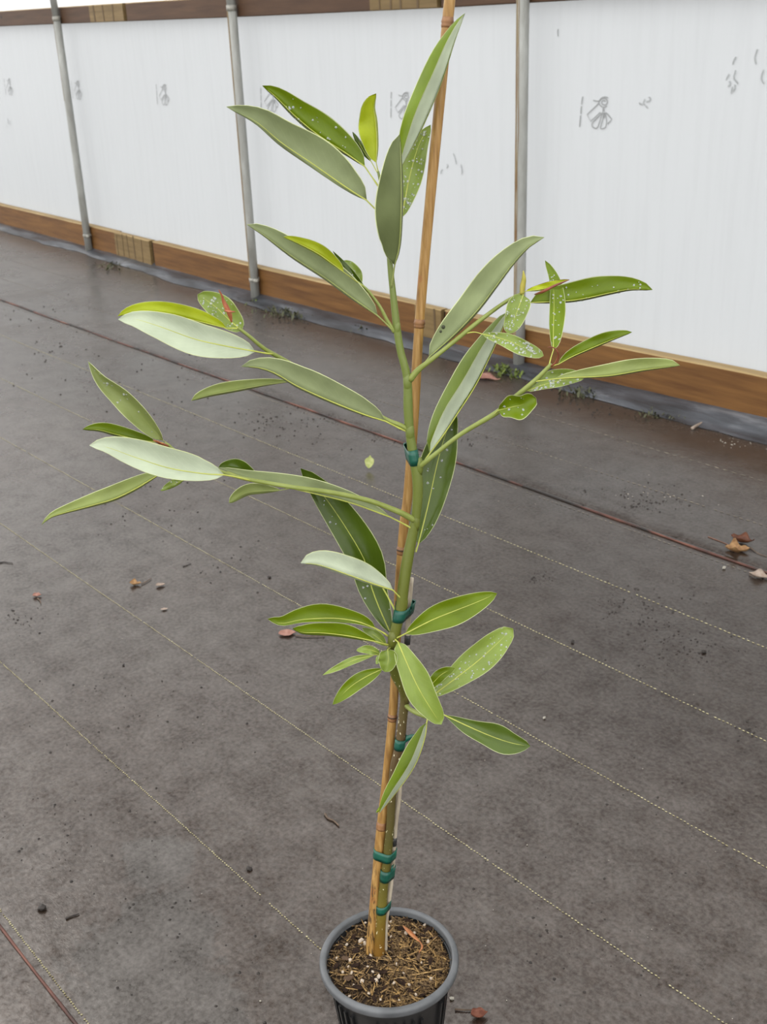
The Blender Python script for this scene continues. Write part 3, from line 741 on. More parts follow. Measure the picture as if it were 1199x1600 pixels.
# --- crown
leaf([(598, 300, -.008), (612, 280, -.004)], [(627, 262, .0), (657, 207, .004), (690, 130, .008), (712, 62, .01), (727, 21, .008)], 38, -20, -.016, .014, 'A', 'T', ('md', 'p'), .45, .75, rib='rib_g', ribr=.6)
leaf([(612, 450, .010)], [(617, 414, .02), (624, 385, .026), (627, 330, .032), (627, 270, .03), (625, 210, .02)], 40, 3, .006, -.03, 'A', 'U', ('dk', 'd'), .45, .62, rib='rib_g')
leaf([(608, 385, .0)], [(628, 340, -.02), (640, 278, -.03), (655, 226, -.04), (673, 195, -.05)], 17, 20, vis='B', tone=('lt', 'g'), drops=80, sharp=.7)
leaf([(601, 340, -.004), (590, 330, -.006)], [(573, 313, -.008), (540, 292, -.014), (490, 257, -.02), (440, 223, -.022), (400, 190, -.018), (354, 167, -.01)], 6, 41, -.004, .012, 'B', 'U', ('md', 'g'), .42, .72, rib='rib_y')
leaf([(597, 300, -.010), (590, 289, -.012)], [(570, 260, -.018), (540, 239, -.026), (500, 213, -.034), (463, 183, -.036), (432, 152, -.034), (410, 134, -.03)], 4, 33, -.02, .008, 'B', 'T', ('md', 'g'), .45, .68, drops=40, rib='rib_y')
leaf([(592, 272, -.012)], [(588, 254, -.012), (589, 225, -.014), (587, 190, -.014), (584, 168, -.012), (588, 146, -.008)], 27, 3, .004, -.014, 'A', 'T', ('yg', 'yg'), .5, .6, rib='rib_y', ribr=.6)
leaf([(590, 270, -.014)], [(580, 252, -.022), (568, 235, -.026), (551, 206, -.03)], 5, 5, tone=('dk', 'g'), ribr=.5)
# --- second tier left
leaf([(617, 520, .010), (606, 508, .014)], [(590, 493, .018), (550, 465, .024), (508, 434, .03), (456, 400, .034), (412, 367, .036), (386, 351, .036)], 3, 30, -.02, .006, 'B', 'U', ('md', 'g'), .46, .62, rib='rib_g')
leaf([(570, 449, .018), (552, 436, .03)], [(537, 425, .044), (521, 413, .048), (497, 396, .052), (466, 380, .054), (443, 370, .052)], 2, 15, -.012, .004, 'B', 'T', ('yg', 'yg'), .45, .65, rib='rib_y', ribr=.6)
leaf([(568, 448, .018)], [(563, 447, .012), (550, 424, .008), (537, 407, .004)], 6, 13, tone=('lt', 'g'), drops=14, ribr=.5, sharp=.6)
leaf([(572, 452, .014)], [(586, 486, .012), (566, 455, .012), (545, 425, .010), (520, 392, .008)], 3, 8, tone=('dk', 'g'), vis='B', ribr=.4)
# --- branch to the far left, upper
leaf([(372, 513, .04)], [(354, 513, .044), (330, 507, .05), (293, 498, .056), (252, 489, .058), (211, 488, .058), (184, 494, .056)], 2, 20, -.02, .004, 'B', 'T', ('yg', 'yg'), .46, .6, rib='rib_y', ribr=.7)
leaf([(427, 553, .028), (415, 552, .034)], [(399, 549, .044), (354, 541, .054), (305, 530, .062), (252, 511, .066), (212, 499, .064), (185, 499, .06)], 24, 27, .006, .006, 'A', 'U', ('lt', 'p'), .45, .66, rib='rib_y')
leaf([(384, 522, .038)], [(378, 517, .034), (355, 497, .03), (335, 478, .028), (309, 460, .028)], 17, 24, tone=('lt', 'lg'), drops=40, sharp=.5, vis='B')
leaf([(640, 676, .012), (622, 668, .016)], [(602, 658, .02), (570, 648, .028), (517, 627, .036), (464, 603, .042), (430, 583, .044), (402, 574, .044), (377, 573, .042)], 3, 33, -.03, .006, 'B', 'U', ('md', 'g'), .48, .62, rib='rib_y')
leaf([(480, 590, .012)], [(465, 590, .03), (430, 574, .032), (405, 566, .034), (385, 567, .036)], 1, 6, tone=('dk', 'g'), vis='B', ribr=.3)
leaf([(500, 598, .010), (475, 596, .012)], [(455, 596, .014), (415, 601, .02), (366, 610, .024), (325, 618, .028), (299, 626, .03)], 3, 15, -.02, .006, 'B', 'U', ('md', 'lg'), .62, .5, rib='rib_g')
# --- far left fan
leaf([(268, 697, .074)], [(255, 688, .076), (237, 668, .08), (215, 643, .084), (192, 620, .086), (160, 594, .088), (138, 565, .09)], 20, 12, .004, .012, 'A', 'U', ('lt', 'lg'), .42, .8, drops=16, rib='rib_g', ribr=.6)
leaf([(256, 692, .076)], [(244, 691, .074), (215, 687, .07), (183, 679, .066), (155, 672, .064), (129, 671, .06)], 3, 15, -.012, .004, 'B', 'T', ('md', 'p'), .5, .62, ribr=.6)
leaf([(392, 751, .062), (372, 746, .072)], [(350, 742, .084), (317, 740, .09), (263, 731, .098), (210, 714, .104), (168, 699, .106), (140, 696, .106)], 17, 32, .004, .008, 'B', 'U', ('lt', 'p'), .47, .66, rib='rib_y')
leaf([(275, 728, .072)], [(251, 740, .07), (213, 763, .072), (180, 779, .074), (150, 788, .076), (105, 800, .078), (80, 808, .078), (65, 820, .078)], 3, 21, -.02, .004, 'B', 'U', ('lt', 'lg'), .36, .8, rib='rib_y', ribr=.7)
leaf([(296, 742, .072)], [(289, 749, .068), (268, 759, .066), (251, 767, .066)], 4, 8, tone=('lt', 'lg'), ribr=.4, drops=6)
# --- long left branch at mid height
leaf([(648, 828, .014), (630, 818, .016)], [(610, 808, .018), (549, 786, .026), (494, 772, .034), (440, 760, .040), (385, 747, .044), (341, 731, .046)], -20, 22, -.03, .004, 'B', 'U', ('dk', 'g'), .5, .7, rib='rib_y')
leaf([(420, 757, .058)], [(400, 751, .038), (385, 741, .034), (366, 732, .034), (341, 731, .034)], 2, 16, -.01, .004, vis='B', tone=('dk', 'g'), sharp=.5, ribr=.4)
leaf([(454, 763, .052)], [(438, 766, .05), (412, 767, .05), (385, 770, .05), (358, 786, .05)], 5, 13, -.006, .006, 'B', 'U', ('lt', 'lg'), .58, .5, rib='rib_g', ribr=.6)
leaf([(614, 1000, .014)], [(611, 990, .006), (595, 955, .0), (581, 918, -.004), (570, 876, -.006), (541, 825, -.006), (508, 777, -.004), (470, 732, .0)], 25, 30, tone=('dk', 'g'), vis='A', peak=.5, sharp=.6, drops=14)
leaf([(632, 940, .018), (622, 930, .022)], [(614, 922, .026), (583, 912, .034), (547, 899, .042), (510, 886, .046), (490, 881, .046), (470, 880, .044)], 3, 29, -.03, .006, 'B', 'U', ('md', 'p'), .55, .5, rib='rib_y')
leaf([(619, 956, .014), (606, 932, .010)], [(598, 918, .008), (590, 905, .006), (580, 893, .004)], 3, 3, tone=('dk', 'g'))
# --- low whorl, left
leaf([(608, 995, .016), (598, 988, .022)], [(587, 982, .026), (558, 971, .034), (521, 966, .04), (473, 968, .046), (440, 974, .05), (418, 967, .052)], 6, 21, .002, .006, 'B', 'T', ('md', 'lg'), .5, .6, rib='rib_y', wave=.1)
leaf([(610, 1008, .018), (600, 1006, .026)], [(590, 1003, .034), (547, 994, .044), (506, 989, .05), (473, 988, .054), (457, 982, .056)], 4, 18, -.008, .006, 'B', 'T', ('md', 'lg'), .55, .6, rib='rib_y', wave=.08)
leaf([(611, 1010, .014)], [(604, 1009, .016), (590, 996, .016), (566, 981, .014)], 9, 9, tone=('lt', 'p'), ribr=.5)
leaf([(607, 1022, .022)], [(594, 1021, .03), (576, 1015, .036), (557, 1016, .04)], 7, 7, tone=('lt', 'p'), ribr=.5, sharp=.6)
leaf([(606, 1024, .022)], [(586, 1023, .034), (555, 1031, .042), (528, 1043, .048), (504, 1055, .052)], 6, 6, tone=('lt', 'g'), ribr=.5)
leaf([(608, 1036, .02)], [(598, 1045, .03), (573, 1057, .038), (548, 1073, .044), (520, 1101, .05)], 13, 12, tone=('md', 'lg'), ribr=.6, sharp=.7)
leaf([(610, 1012, .024)], [(606, 1015, .034), (607, 1032, .04), (602, 1050, .042)], 14, 16, .012, .008, tone=('lt', 'p'), peak=.38, sharp=.45, ribr=.6)
leaf([(607, 1026, .022)], [(600, 1022, .03), (594, 1027, .034), (588, 1038, .038)], 6, 5, tone=('lt', 'p'), ribr=.4)
# --- low whorl, right
leaf([(616, 999, .018), (622, 996, .022)], [(634, 990, .026), (675, 969, .03), (712, 954, .032), (745, 941, .032), (777, 927, .03)], 21, 22, tone=('md', 'g'), peak=.5, sharp=.65)
leaf([(654, 1116, .022), (660, 1104, .024)], [(672, 1090, .02), (712, 1060, .008), (749, 1031, .0), (785, 998, -.006), (802, 982, -.01)], 24, 22, tone=('lt', 'lg'), peak=.6, sharp=.5, drops=60)
leaf([(655, 1114, .022)], [(668, 1077, .028), (690, 1054, .028), (711, 1044, .028)], 10, 9, tone=('md', 'lg'), sharp=.6, ribr=.6)
leaf([(616, 998, .020)], [(622, 1003, .034), (636, 1036, .052), (654, 1075, .062), (675, 1110, .066), (690, 1132, .064)], 23, 21, tone=('lt', 'lg'), peak=.5, sharp=.5, wave=.07)
leaf([(670, 1121, .03), (682, 1120, .032)], [(694, 1117, .034), (730, 1134, .042), (767, 1150, .046), (800, 1161, .046), (829, 1166, .044)], 20, 20, tone=('dk', 'g'), peak=.62, sharp=.65, wave=.1)
leaf([(669, 1121, .03)], [(667, 1129, .034), (664, 1152, .04), (653, 1186, .046), (638, 1213, .048), (614, 1245, .048), (593, 1271, .046)], -9, 25, .016, -.006, 'B', 'T', ('md', 'p'), .42, .7, rib='rib_y')
leaf([(607, 1252, .034)], [(602, 1256, .034), (595, 1262, .034), (588, 1270, .034)], 2.5, 2.5, tone=('md', 'lg'), ribr=.3)
# --- right side
leaf([(645, 595, .014), (656, 577, .010)], [(671, 558, .006), (713, 520, .0), (746, 485, -.006), (776, 446, -.01), (800, 414, -.012), (826, 386, -.012), (851, 371, -.01)], 35, 3, .006, -.03, 'A', 'U', ('md', 'g'), .47, .6, rib='rib_g')
leaf([(816, 460, -.004)], [(829, 473, .002), (897, 469, .008), (952, 458, .014), (985, 452, .018), (1020, 453, .02)], 30, 3, .004, -.02, 'A', 'T', ('md', 'lg'), .45, .55, drops=34, rib='rib_y', ribr=.7)
leaf([(816, 459, -.004)], [(822, 455, .012), (855, 450, .018), (890, 437, .022)], 9, 2, .002, -.006, tone=('yg', 'yg'), ribr=.5, edge='bud_red')
leaf([(857, 576, .066), (861, 560, .06)], [(865, 547, .05), (865, 515, .03), (866, 475, .01), (864, 440, -.002), (852, 407, -.012)], 7, 18, tone=('md', 'lg'), vis='B', peak=.45, sharp=.62, drops=30, ribr=.6)
leaf([(817, 460, -.004)], [(818, 461, .008), (810, 482, .018), (802, 503, .022), (793, 521, .024)], 17, 18, tone=('lt', 'lg'), peak=.36, sharp=.42, drops=46, ribr=.6)
leaf([(728, 521, .010), (742, 519, .016)], [(754, 522, .022), (790, 531, .03), (825, 546, .036), (850, 556, .038)], 12, 13, tone=('lt', 'g'), peak=.58, sharp=.5, drops=70, ribr=.6)
leaf([(656, 735, .014), (662, 722, .006)], [(672, 708, -.002), (693, 680, -.01), (714, 648, -.018), (743, 603, -.026), (768, 553, -.032), (785, 515, -.036), (797, 486, -.038)], 40, -22, -.024, .01, 'A', 'T', ('md', 'p'), .46, .62, rib='rib_y')
leaf([(650, 862, .012)], [(654, 850, -.006), (669, 790, -.02), (684, 722, -.03), (696, 680, -.034), (711, 640, -.036)], 28, 28, tone=('dk', 'g'), vis='B', peak=.52, sharp=.6, rib='rib_y', drops=16)
leaf([(862, 572, .066)], [(873, 569, .066), (897, 556, .064), (934, 540, .06), (963, 528, .056), (988, 519, .052)], 16, 2, .004, -.014, 'A', 'T', ('md', 'lg'), .5, .6, rib='rib_y', ribr=.6)
leaf([(838, 596, .064), (852, 594, .07)], [(868, 592, .076), (897, 590, .08), (952, 587, .086), (1007, 578, .09), (1063, 571, .094)], 20, 2, .004, -.02, 'A', 'U', ('lt', 'lg'), .6, .48, rib='rib_y', ribr=.6)
leaf([(815, 614, .058)], [(823, 611, .058), (850, 601, .06), (880, 594, .06), (914, 590, .058)], 19, 9, tone=('lt', 'lg'), peak=.55, sharp=.55, drops=46, ribr=.6)
leaf([(772, 648, .05)], [(779, 641, .058), (800, 636, .066), (820, 631, .068), (838, 622, .068)], 17, 20, .010, .008, tone=('md', 'lg'), peak=.5, sharp=.42, wave=.14, ribr=.6, drops=10)
# insect holes in the big pale leaf
for px, py, r in ((693, 511, 3.2), (689, 518, 2.2)):
    mb = MB(); P = at(px, py, .011); q = r*pxm(P); mb.tube([P-CH*.0004, P+CH*.0004], [q, q], 9); mb.build('insect_hole', 'hole', BR['b5'])
# buds and bud scales
def horn(name, pts, w_, mat, parent): limb(name, pts, w_, mat, parent, 14, 8)
horn('bud', [(816, 460, -.002), (817, 448, -.002), (819, 436, 0), (818, 423, .002)], [7, 9, 7, 1.5], 'bud_yel', BR['b5'])
horn('bud_scale', [(362, 503, .042), (358, 488, .046), (350, 472, .048), (347, 462, .05), (342, 453, .052)], [3, 8, 8, 4, 1.5], 'bud', BR['b3'])
horn('bud_scale', [(352, 485, .048), (360, 487, .052), (368, 487, .054)], [4, 4, 1], 'bud', BR['b3'])
horn('bud_scale', [(257, 699, .078), (249, 692, .084), (240, 688, .09)], [5, 5, 2], 'bud', BR['b4'])
horn('bud_scale', [(262, 697, .078), (255, 694, .086), (246, 689, .09)], [4, 4, 1.5], 'bud', BR['b4'])
horn('bud_scale', [(862, 572, .068), (869, 566, .074), (873, 555, .078), (869, 546, .08), (862, 542, .08), (856, 543, .08)], [3, 3, 3, 2.5, 2, 1], 'bud_red', BR['b6'])
horn('bud_scale', [(836, 460, .012), (850, 455, .026), (868, 446, .03), (890, 437, .03)], [2, 5, 4, 1], 'bud_red', BR['b5'])
horn('bud', [(672, 1119, .03), (676, 1124, .034), (679, 1130, .036)], [6, 5, 2], 'branch', BR['b7'])

# ------------------------------------------------------------------ cane, rod, ties
cane_px = [(577, 1512), (579, 1485), (594, 1315), (603, 1230), (613, 1126), (616.5, 1075), (622, 950), (628, 862), (632.5, 812), (638, 770), (647, 650), (654, 530), (665.5, 386), (690, 130), (703, 0), (714, -120)]
cane_d = [-.002, -.003, -.008, -.012, -.014, -.014, -.014, -.015, -.015, -.016, -.016, -.016, -.018, -.022, -.024, -.026]
cane_w = [14, 15, 16, 14.5, 14, 14, 14, 15, 15, 15, 15.5, 15.5, 16, 17, 18, 18]
cane = empty('bamboo_cane', at(579, 1490)); tag(cane, 'tan bamboo cane, tall and leaning, tied beside the sapling stem', 'cane')
CP = catmull([at(a[0], a[1], d) for a, d in zip(cane_px, cane_d)], 160)
def near_i(C, py):
    return min(range(len(C)), key=lambda i: abs(proj(C[i])[1]-py))
nodes = [(38, 1.16), (503, 1.2), (855, 1.14), (1124, 1.16), (1290, 1.1)]
CR = []
for i, P in enumerate(CP):
    y = proj(P)[1]; r = interp(y, [p[1] for p in cane_px[::-1]], cane_w[::-1])/2*pxm(P)
    CR.append(r)
mb = MB(); mb.tube(CP, CR, 18); mb.build('culm', 'bamboo', cane)
for y, k in nodes:
    i = near_i(CP, y); P = CP[i]; t = (CP[i+1]-CP[i-1]).normalized(); r = CR[i]
    mb = MB(); mb.tube([P-t*r*.9, P-t*r*.45, P-t*r*.15, P+t*r*.05, P+t*r*.4, P+t*r*.9], [r*1.01, r*1.10, r*1.03, r*k, r*1.08, r*1.01], 18)
    mb.build('node_ring', 'bamboo_node', cane)
    if y in (855, 1124):
        mb = MB(); mb.tube([P+t*r*.0, P+t*r*.3], [r*(k+.01)]*2, 18); mb.build('node_scar', 'node_dark', cane)
rod_px = [(602, 1500), (603, 1443), (611, 1380), (618, 1290), (624, 1240), (630, 1140), (634, 1060), (637, 998), (640.5, 930), (643, 903)]
rod = empty('support_rod', at(602, 1495)); tag(rod, 'thin pale wooden rod half hidden behind the sapling stem', 'stake')
RP = catmull([at(a, b, -.010 if b < 1400 else -.008) for a, b in rod_px], 70)
RR = [interp(proj(P)[1], [900, 1300, 1500], [8.5, 8, 7.5])/2*pxm(P) for P in RP]
mb = MB(); mb.tube(RP, RR, 12); mb.build('shaft', 'rod', rod)
for y in (998, 1318):
    i = near_i(RP, y); t = (RP[i+1]-RP[i-1]).normalized(); P = RP[i]
    mb = MB(); mb.tube([P-t*.006, P+t*.002, P+t*.006], [RR[i]*1.15]*3, 12); mb.build('dark_band', 'rod_dark', rod)
def tie(y, hpx, use, label, tail=None, tilt=0.0):
    curves = {'c': (CP, CR), 's': (SCV, SR), 'r': (RP, RR)}
    i = near_i(SCV, y); ax = (SCV[min(i+3, len(SCV)-1)]-SCV[max(0, i-3)]).normalized()
    P0 = SCV[i]; e1 = (R_-ax*R_.dot(ax)).normalized(); e2 = ax.cross(e1); h = hpx/2*pxm(P0)/max(.5, abs(ax.dot(U_)))
    pts = []
    for u in use:
        C, R = curves[u]; k = near_i(C, y); v = C[k]-P0; a, b = v.dot(e1), v.dot(e2); r = R[k]+.0007
        pts += [(a+r*math.cos(q*PI/10), b+r*math.sin(q*PI/10)) for q in range(20)]
    H = hull2(pts); n = len(H); mb = MB(); vs = []
    cxm = sum(p[0] for p in H)/n; cym = sum(p[1] for p in H)/n
    for lev, g in ((-1, 0), (-1, 1), (-.3, 1.03), (.3, 1.0), (1, 1.02), (1, 0)):
        for a, b in H:
            if g: a2, b2 = cxm+(a-cxm)*g, cym+(b-cym)*g
            else: a2, b2 = cxm+(a-cxm)*.94, cym+(b-cym)*.94
            vs.append(P0+e1*a2+e2*b2+ax*h*(lev*(1 if g else .9)+tilt*a/.012))
    mb.add(vs, [(L*n+k, L*n+(k+1) % n, (L+1)*n+(k+1) % n, (L+1)*n+k) for L in range(5) for k in range(n)])
    o = mb.build('plant_tie', 'tape'); tag(o, label, 'plant tie', 'green tape ties along the stem')
    if tail:
        mb = MB(); T = catmull([at(*q) for q in tail], 6); wv = R_*.2+U_*.98
        vs = []
        for q, p in enumerate(T):
            w_ = .0045*(1-.08*q)
            for s, dd in ((-1, 0), (1, 0), (1, .0006), (-1, .0006)): vs.append(p+wv*w_*s+CH*dd)
        mb.add(vs, [(4*q+k, 4*q+(k+1) % 4, 4*q+4+(k+1) % 4, 4*q+4+k) for q in range(5) for k in range(4)]+[(3, 2, 1, 0), (20, 21, 22, 23)])
        mb.build('loose_end', 'tape', o)
tie(717, 24, 'cs', 'dark green tape tie binding stem to bamboo, topmost one', None)
tie(964, 20, 'csr', 'green tape tie with a curled end just above the whorl of leaves', [(638, 958, .004), (644, 950, .004), (643, 942, .006)], .25)
tie(1162, 18, 'sr', 'green tape tie partly hidden by the hanging folded leaf', [(634, 1155, .008), (641, 1152, .010), (648, 1150, .012)], .1)
tie(1338, 16, 'csr', 'green tape tie around cane, stem and rod, upper one of the low pair')
tie(1366, 20, 'sr', 'dark green tape tie directly under the wide low tie', [(611, 1358, .004), (615, 1354, .004), (617, 1346, .004)])
tie(1419, 14, 'sr', 'small green tape tie lowest on the stem, just above the pot rim', None, .35)

# ------------------------------------------------------------------ litter on the soil and the fabric
def scrap(name, label, cat, px, py, L, W, ang, mat, z=0.0, curl=.3, lobes=0, stalk=None, group=None, seed=0, stalk_mat='twig', stand=0.0):
    """a fallen leaf: curled irregular blade with thickness, lying at photo point px,py"""
    rnd = random.Random(seed+int(px)); c = gp(px, py, z); e = empty(name, c); tag(e, label, cat, group)
    ca, sa = math.cos(ang), math.sin(ang); N, C = 13, 7; mb = MB()
    for side in (0, 1):
        for i in range(N):
            t = i/(N-1); wv = max(.03, math.sin(PI*t**.8))*(1+(.35*math.sin(t*PI*lobes+seed) if lobes else .12*math.sin(t*9+seed)))
            for j in range(C):
                s = -1+2*j/(C-1); x = (t-.5)*L; y = s*W/2*wv
                zz = .0012+(curl*W*.55*s*s*wv+curl*L*.28*(2*t-1)**2)+.10*W*noise.noise(Vector((t*4, s*2, seed+px)))+.02*W
                x *= 1-stand*.6; zz += stand*L*t; mb.v.append(c+Vector((x*ca-y*sa, x*sa+y*ca, max(.0006, zz)+side*.0006)))
    for side in (0, 1):
        o = side*N*C
        for i in range(N-1):
            for j in range(C-1):
                a = o+i*C+j; f = (a, a+C, a+C+1, a+1); mb.f.append(f if side else f[::-1]); mb.m.append(0)
    bd = [(i, 0) for i in range(N)]+[(N-1, j) for j in range(1, C)]+[(i, C-1) for i in range(N-2, -1, -1)]+[(0, j) for j in range(C-2, 0, -1)]
    for k in range(len(bd)):
        a = bd[k][0]*C+bd[k][1]; b2 = bd[(k+1) % len(bd)]; b = b2[0]*C+b2[1]; mb.f.append((a, b, N*C+b, N*C+a)); mb.m.append(0)
    mb.build('blade', mat, e)
    if stalk:
        Q = [gp(a, b, z)+Vector((0, 0, .0025)) for a, b in stalk]; n = 8; T = catmull(Q, n) if len(Q) > 1 else Q
        mb = MB(); mb.tube(T, [.0016-.0008*k/n for k in range(n)], 6); mb.build('stalk', stalk_mat, e)
    return e
scrap('fallen_leaf', 'crumpled tan and brown dry leaf lying on the red cord', 'fallen leaf', 1152, 863, .06, .045, .6, 'dry_tan', curl=.7, lobes=4, stalk=[(1107, 840), (1128, 848), (1152, 858)], stalk_mat='twig_red', seed=3)
scrap('fallen_leaf', 'dark reddish brown dry leaf crumpled behind the tan leaf', 'fallen leaf', 1160, 849, .06, .034, .3, 'dry_brown', curl=.9, lobes=3, stalk=[(1172, 856), (1185, 866), (1199, 871)], seed=9)
scrap('fallen_leaf', 'pale brown dry leaf at the right edge below the red cord', 'fallen leaf', 1190, 903, .06, .03, .4, 'dry_pale', curl=.5, lobes=3, stalk=[(1171, 899), (1180, 903)], seed=4)
scrap('fallen_leaf', 'small dry brown leaf beside the second cream line, left of the plant', 'fallen leaf', 212, 914, .030, .022, .8, 'dry_tan', curl=.6, lobes=3, stalk=[(221, 914), (229, 910), (237, 905)], seed=5)
scrap('fallen_leaf', 'small grey white curled leaf scrap next to the brown leaf', 'fallen leaf', 251, 916, .024, .016, 1.2, 'dry_pale', curl=.5, seed=6)
scrap('fallen_leaf', 'tiny pale scrap of dry leaf below the brown leaf', 'fallen leaf', 257, 953, .018, .010, 1.1, 'dry_pale', curl=.3, seed=16)
scrap('fallen_leaf', 'small pinkish dry leaf near the left edge', 'fallen leaf', 58, 932, .022, .018, .9, 'dry_pink', curl=.5, stalk=[(59, 936), (63, 940), (64, 944)], seed=7)
scrap('fallen_leaf', 'pink dry leaf with long stalk under the low left leaves', 'fallen leaf', 449, 991, .040, .030, .95, 'dry_pink', curl=.2, stalk=[(462, 994), (480, 996), (508, 995)], seed=8)
scrap('fallen_leaf', 'pale yellow green small leaf lying left of the top tie', 'fallen leaf', 578, 733, .046, .030, 2.2, 'leaf_lemon', curl=.4, seed=2, stand=.75)
scrap('fallen_leaf', 'curled rust red leaf by the pot at the bottom edge', 'fallen leaf', 749, 1589, .024, .017, 1.0, 'dry_rust', curl=.9, stalk=[(711, 1579), (728, 1580), (742, 1580)], seed=1, stalk_mat='twig')
scrap('fallen_leaf', 'pink brown dead leaf at the foot of the nearest hoop post', 'fallen leaf', 762, 592, .12, .05, .15, 'dry_pink', curl=.25, lobes=2, seed=12)
# orange leaf scrap on the potting soil
c = gp(648, 1468, SOILZ+.006); e = empty('leaf_scrap', c); tag(e, 'twisted bright orange leaf scrap lying on the potting soil', 'leaf scrap')
def ribbon(pts, wd, mat, name, z):
    T = catmull([gp(a, b, z+.002*math.sin(i*1.7)) for i, (a, b) in enumerate(pts)], 12); mb = MB(); vs = []
    for i, p in enumerate(T):
        t = (T[min(11, i+1)]-T[max(0, i-1)]).normalized(); sd = t.cross(Vector((0, 0, 1))).normalized(); w_ = wd*(.25+math.sin(PI*i/11))
        for a, b in ((-1, .001), (0, -.0008), (1, .0014), (0, .0004)): vs.append(p+sd*w_*a+Vector((0, 0, b)))
    mb.add(vs, [(4*q+k, 4*q+(k+1) % 4, 4*q+4+(k+1) % 4, 4*q+4+k) for q in range(11) for k in range(4)]+[(3, 2, 1, 0), (44, 45, 46, 47)])
    mb.build(name, mat, e)
ribbon([(630, 1447), (638, 1455), (648, 1465), (658, 1474)], .0027, 'orange_leaf', 'blade', SOILZ+.006)
ribbon([(656, 1472), (660, 1480), (655, 1489)], .0011, 'orange_leaf', 'tail', SOILZ+.006)
# twigs
def twig(label, pts, r, mat, cat='twig'):
    T = catmull([gp(a, b)+Vector((0, 0, r*1.05)) for a, b in pts], 12); mb = MB(); mb.tube(T, [r*(1-.04*i) for i in range(12)], 6)
    tag(mb.build('fallen_twig', mat), label, cat)
twig('short bent brown twig on the fabric left of the lower stem', [(508, 1273), (513, 1280), (522, 1284), (530, 1292)], .0022, 'twig')
twig('dark thin twig at the far left edge', [(-6, 881), (6, 879), (12, 880), (20, 881)], .0018, 'dirt')
twig('small dark twig near the lower left corner beside the clod', [(103, 1437), (112, 1433), (124, 1429)], .0018, 'dirt')
twig('thin dark twig beside the third cream line', [(286, 886), (292, 884), (299, 881)], .0013, 'dirt')
twig('pale grass stalk lying against the plastic edge at right', [(1082, 672), (1090, 667), (1104, 660)], .006, 'dry_pale', 'grass stalk')
# clods and pebbles
CL = proto('dirt_clod', 'dirt', (21, 22, 23), .6); GR = proto('pebble', 'grit', (31, 32), .8)
for px, py, r, lab in ((193, 1040, .0042, 'single round dark clod between two cream lines, left'), (66, 1421, .009, 'large crumbly dark clod near the lower left corner'), (421, 903, .006, 'dark clod beside the cream line left of the pale curled leaf'),
                       (390, 1359, .0065, 'dark crumb clod by the gap in the cream line'), (414, 1599, .0032, 'tiny dark clod at the bottom edge left of the pot'), (895, 1004, .0065, 'dark clod close to the cream line right of the leaves'),
                       (1100, 1020, .008, 'dark clod in the crumbs at right')):
    P = gp(px, py); o = inst('dirt_clod', CL[int(px) % 3], P+Vector((0, 0, r*.42)), (0, 0, random.random()*6), (r, r*.8, r*.9), None); tag(o, lab, 'dirt clod', 'dirt clods on the fabric')
for px, py, r, lab in ((851, 1123, .0038, 'pale pebble lying right of the lowest right leaf'), (824, 1321, .0016, 'tiny white grit grain above the cream line, lower right'), (1132, 889, .006, 'small grey pebble under the tan dry leaf'),
                       (407, 1565, .0018, 'tiny white grit grain left of the pot'), (792, 1564, .0014, 'tiny white grit grain right of the pot'), (706, 1562, .004, 'brown tan crumb touching the right side of the pot')):
    P = gp(px, py); o = inst('pebble', GR[int(px) % 2], P+Vector((0, 0, r*.6)), (0, 0, random.random()*6), (r, r*.9, r), None); tag(o, lab, 'pebble', 'pebbles on the fabric')
# crumbs too many to count
mb = MB(); rnd = random.Random(5)
def crumb_at(P, r):
    a = rnd.uniform(0, 6); vs = []
    for k in range(5): q = a+2*PI*k/5; vs.append(P+Vector((math.cos(q)*r*rnd.uniform(.6, 1.4), math.sin(q)*r*rnd.uniform(.6, 1.2), 0)))
    vs.append(P+Vector((0, 0, r*.8))); mb.add(vs, [(k, (k+1) % 5, 5) for k in range(5)])
cl = [(60, 480, 80, 20, 60), (90, 545, 70, 25, 50), (290, 500, 60, 30, 50), (430, 660, 50, 20, 50), (510, 655, 60, 10, 60), (600, 680, 30, 12, 30), (420, 660, 20, 15, 30), (1010, 780, 60, 18, 110), (900, 775, 30, 10, 60),
      (985, 950, 80, 30, 110), (1070, 1010, 70, 35, 120), (840, 905, 30, 10, 30), (1170, 1140, 20, 12, 20), (30, 970, 50, 20, 40), (270, 640, 90, 50, 60), (120, 590, 90, 40, 50), (370, 880, 60, 40, 40), (240, 780, 90, 50, 60), (300, 560, 50, 20, 40),
      (480, 690, 70, 25, 40), (730, 690, 30, 10, 30), (950, 640, 90, 12, 90), (460, 505, 50, 12, 90), (860, 600, 40, 10, 60), (1080, 640, 90, 18, 90), (200, 1100, 180, 70, 70), (120, 1300, 120, 80, 70), (300, 1450, 150, 90, 60), (900, 1300, 260, 120, 50), (900, 1500, 180, 80, 40)]
for px, py, sx, sy, n in cl:
    for k in range(n):
        x, y = px+rnd.gauss(0, sx*.6), py+rnd.gauss(0, sy*.6)
        if y < 400 or y > 1610: continue
        P = gp(x, y)
        if P.y > 3.1 or (P-PC).length < .09: continue
        far = (P-CAMP).length; crumb_at(P+Vector((0, 0, .0003)), rnd.choice((.0007, .0009, .0012, .0016, .0026))*min(2.0, .5+far*.3))
tag(mb.build('dirt_crumbs', 'dirt', smooth=False, origin=(0, 0, 0)), 'dark dirt crumbs sprinkled over the ground fabric', 'dirt', kind='stuff')
mb = MB()
for k in range(150):
    P = gp(rnd.uniform(0, 1199), rnd.uniform(640, 1600))
    if (P-PC).length < .1: continue
    crumb_at(P+Vector((0, 0, .0003)), rnd.choice((.0005, .0006, .0009))*(P-CAMP).length*.55)
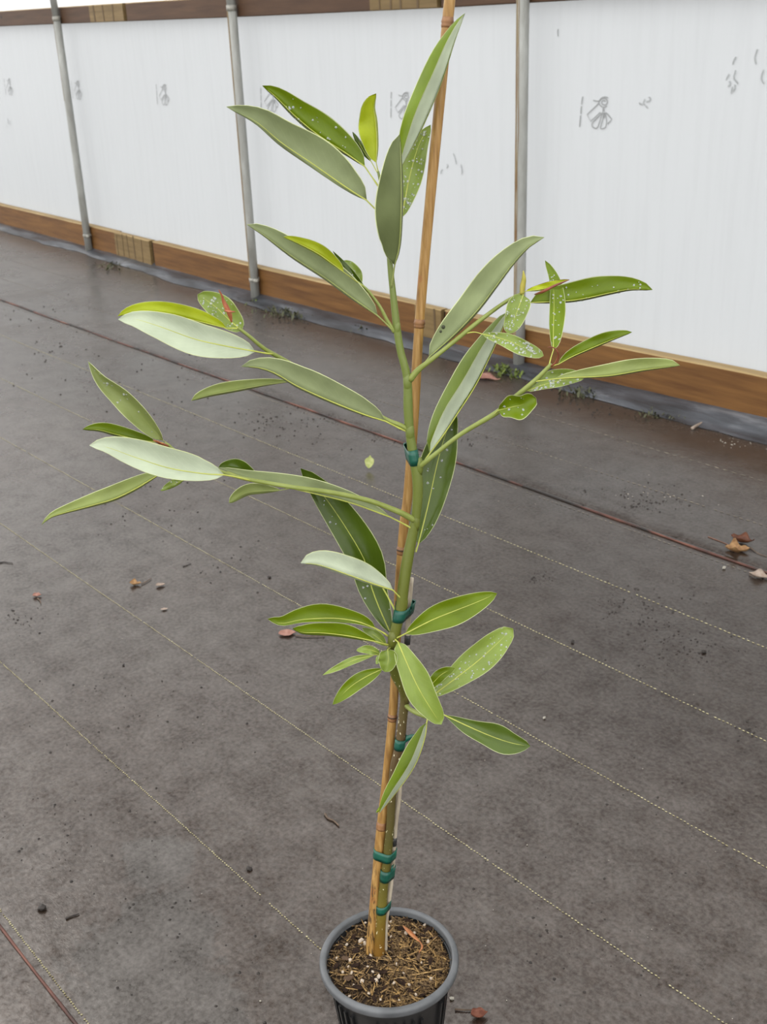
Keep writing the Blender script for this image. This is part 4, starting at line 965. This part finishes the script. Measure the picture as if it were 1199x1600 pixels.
for px, py, n in ((1000, 772, 8), (1060, 778, 6), (1155, 692, 26)):
    for k in range(n): crumb_at(gp(px+rnd.gauss(0, 26), py+rnd.gauss(0, 4)), rnd.choice((.0015, .002, .003)))
tag(mb.build('white_grit', 'grit', smooth=False, origin=(0, 0, 0)), 'scattered white grit specks on the ground fabric', 'grit', kind='stuff')
# moss and weeds against the wall foot
def tuft(label, cat, px, py, sx, sy, n, hgt, mat, name, z=.0):
    c = gp(px, py); mb = MB(); rn = random.Random(int(px))
    for k in range(n):
        P = gp(px+rn.gauss(0, sx), py+rn.gauss(0, sy)); h_ = hgt*rn.uniform(.4, 1.2); a = rn.uniform(0, 6.28); wd = h_*rn.uniform(.25, .5)
        d = Vector((math.cos(a), math.sin(a), 0)); s = Vector((-d.y, d.x, 0)); P.z = z+rn.uniform(0, hgt*.4)
        mb.add([P-s*wd*.3, P+s*wd*.3, P+d*h_*.5+Vector((0, 0, h_*.5))+s*wd*.5, P+d*h_*.9+Vector((0, 0, h_*.8)), P+d*h_*.5+Vector((0, 0, h_*.5))-s*wd*.5], [(0, 1, 2, 4), (4, 2, 3)])
    tag(mb.build(name, mat, smooth=False, origin=c), label, cat, kind='stuff')
tuft('bright green moss clump at the foot of the nearest hoop post', 'moss', 791, 580, 8, 4, 160, .022, 'moss', 'moss_clump')
tuft('small pale green moss tuft right of the nearest post foot', 'moss', 807, 588, 5, 3, 60, .020, 'moss', 'moss_clump')
tuft('low grey green weed patch right of the middle hoop post', 'weeds', 455, 490, 22, 5, 260, .022, 'weed', 'weed_patch')
tuft('green moss ring around the foot of the middle hoop post', 'moss', 402, 471, 8, 4, 90, .02, 'moss', 'moss_clump')
tuft('small weed patch on the plastic edge behind the stem', 'weeds', 568, 515, 9, 3, 80, .022, 'weed', 'weed_patch')
tuft('dark weed patch below the long right leaves', 'weeds', 915, 616, 16, 4, 130, .02, 'weed', 'weed_patch')
tuft('sparse weed strip along the plastic edge at right', 'weeds', 1040, 650, 30, 4, 120, .014, 'weed', 'weed_patch')
tuft('thin moss strip right of the far left post', 'moss', 175, 418, 12, 4, 70, .02, 'weed', 'moss_clump')
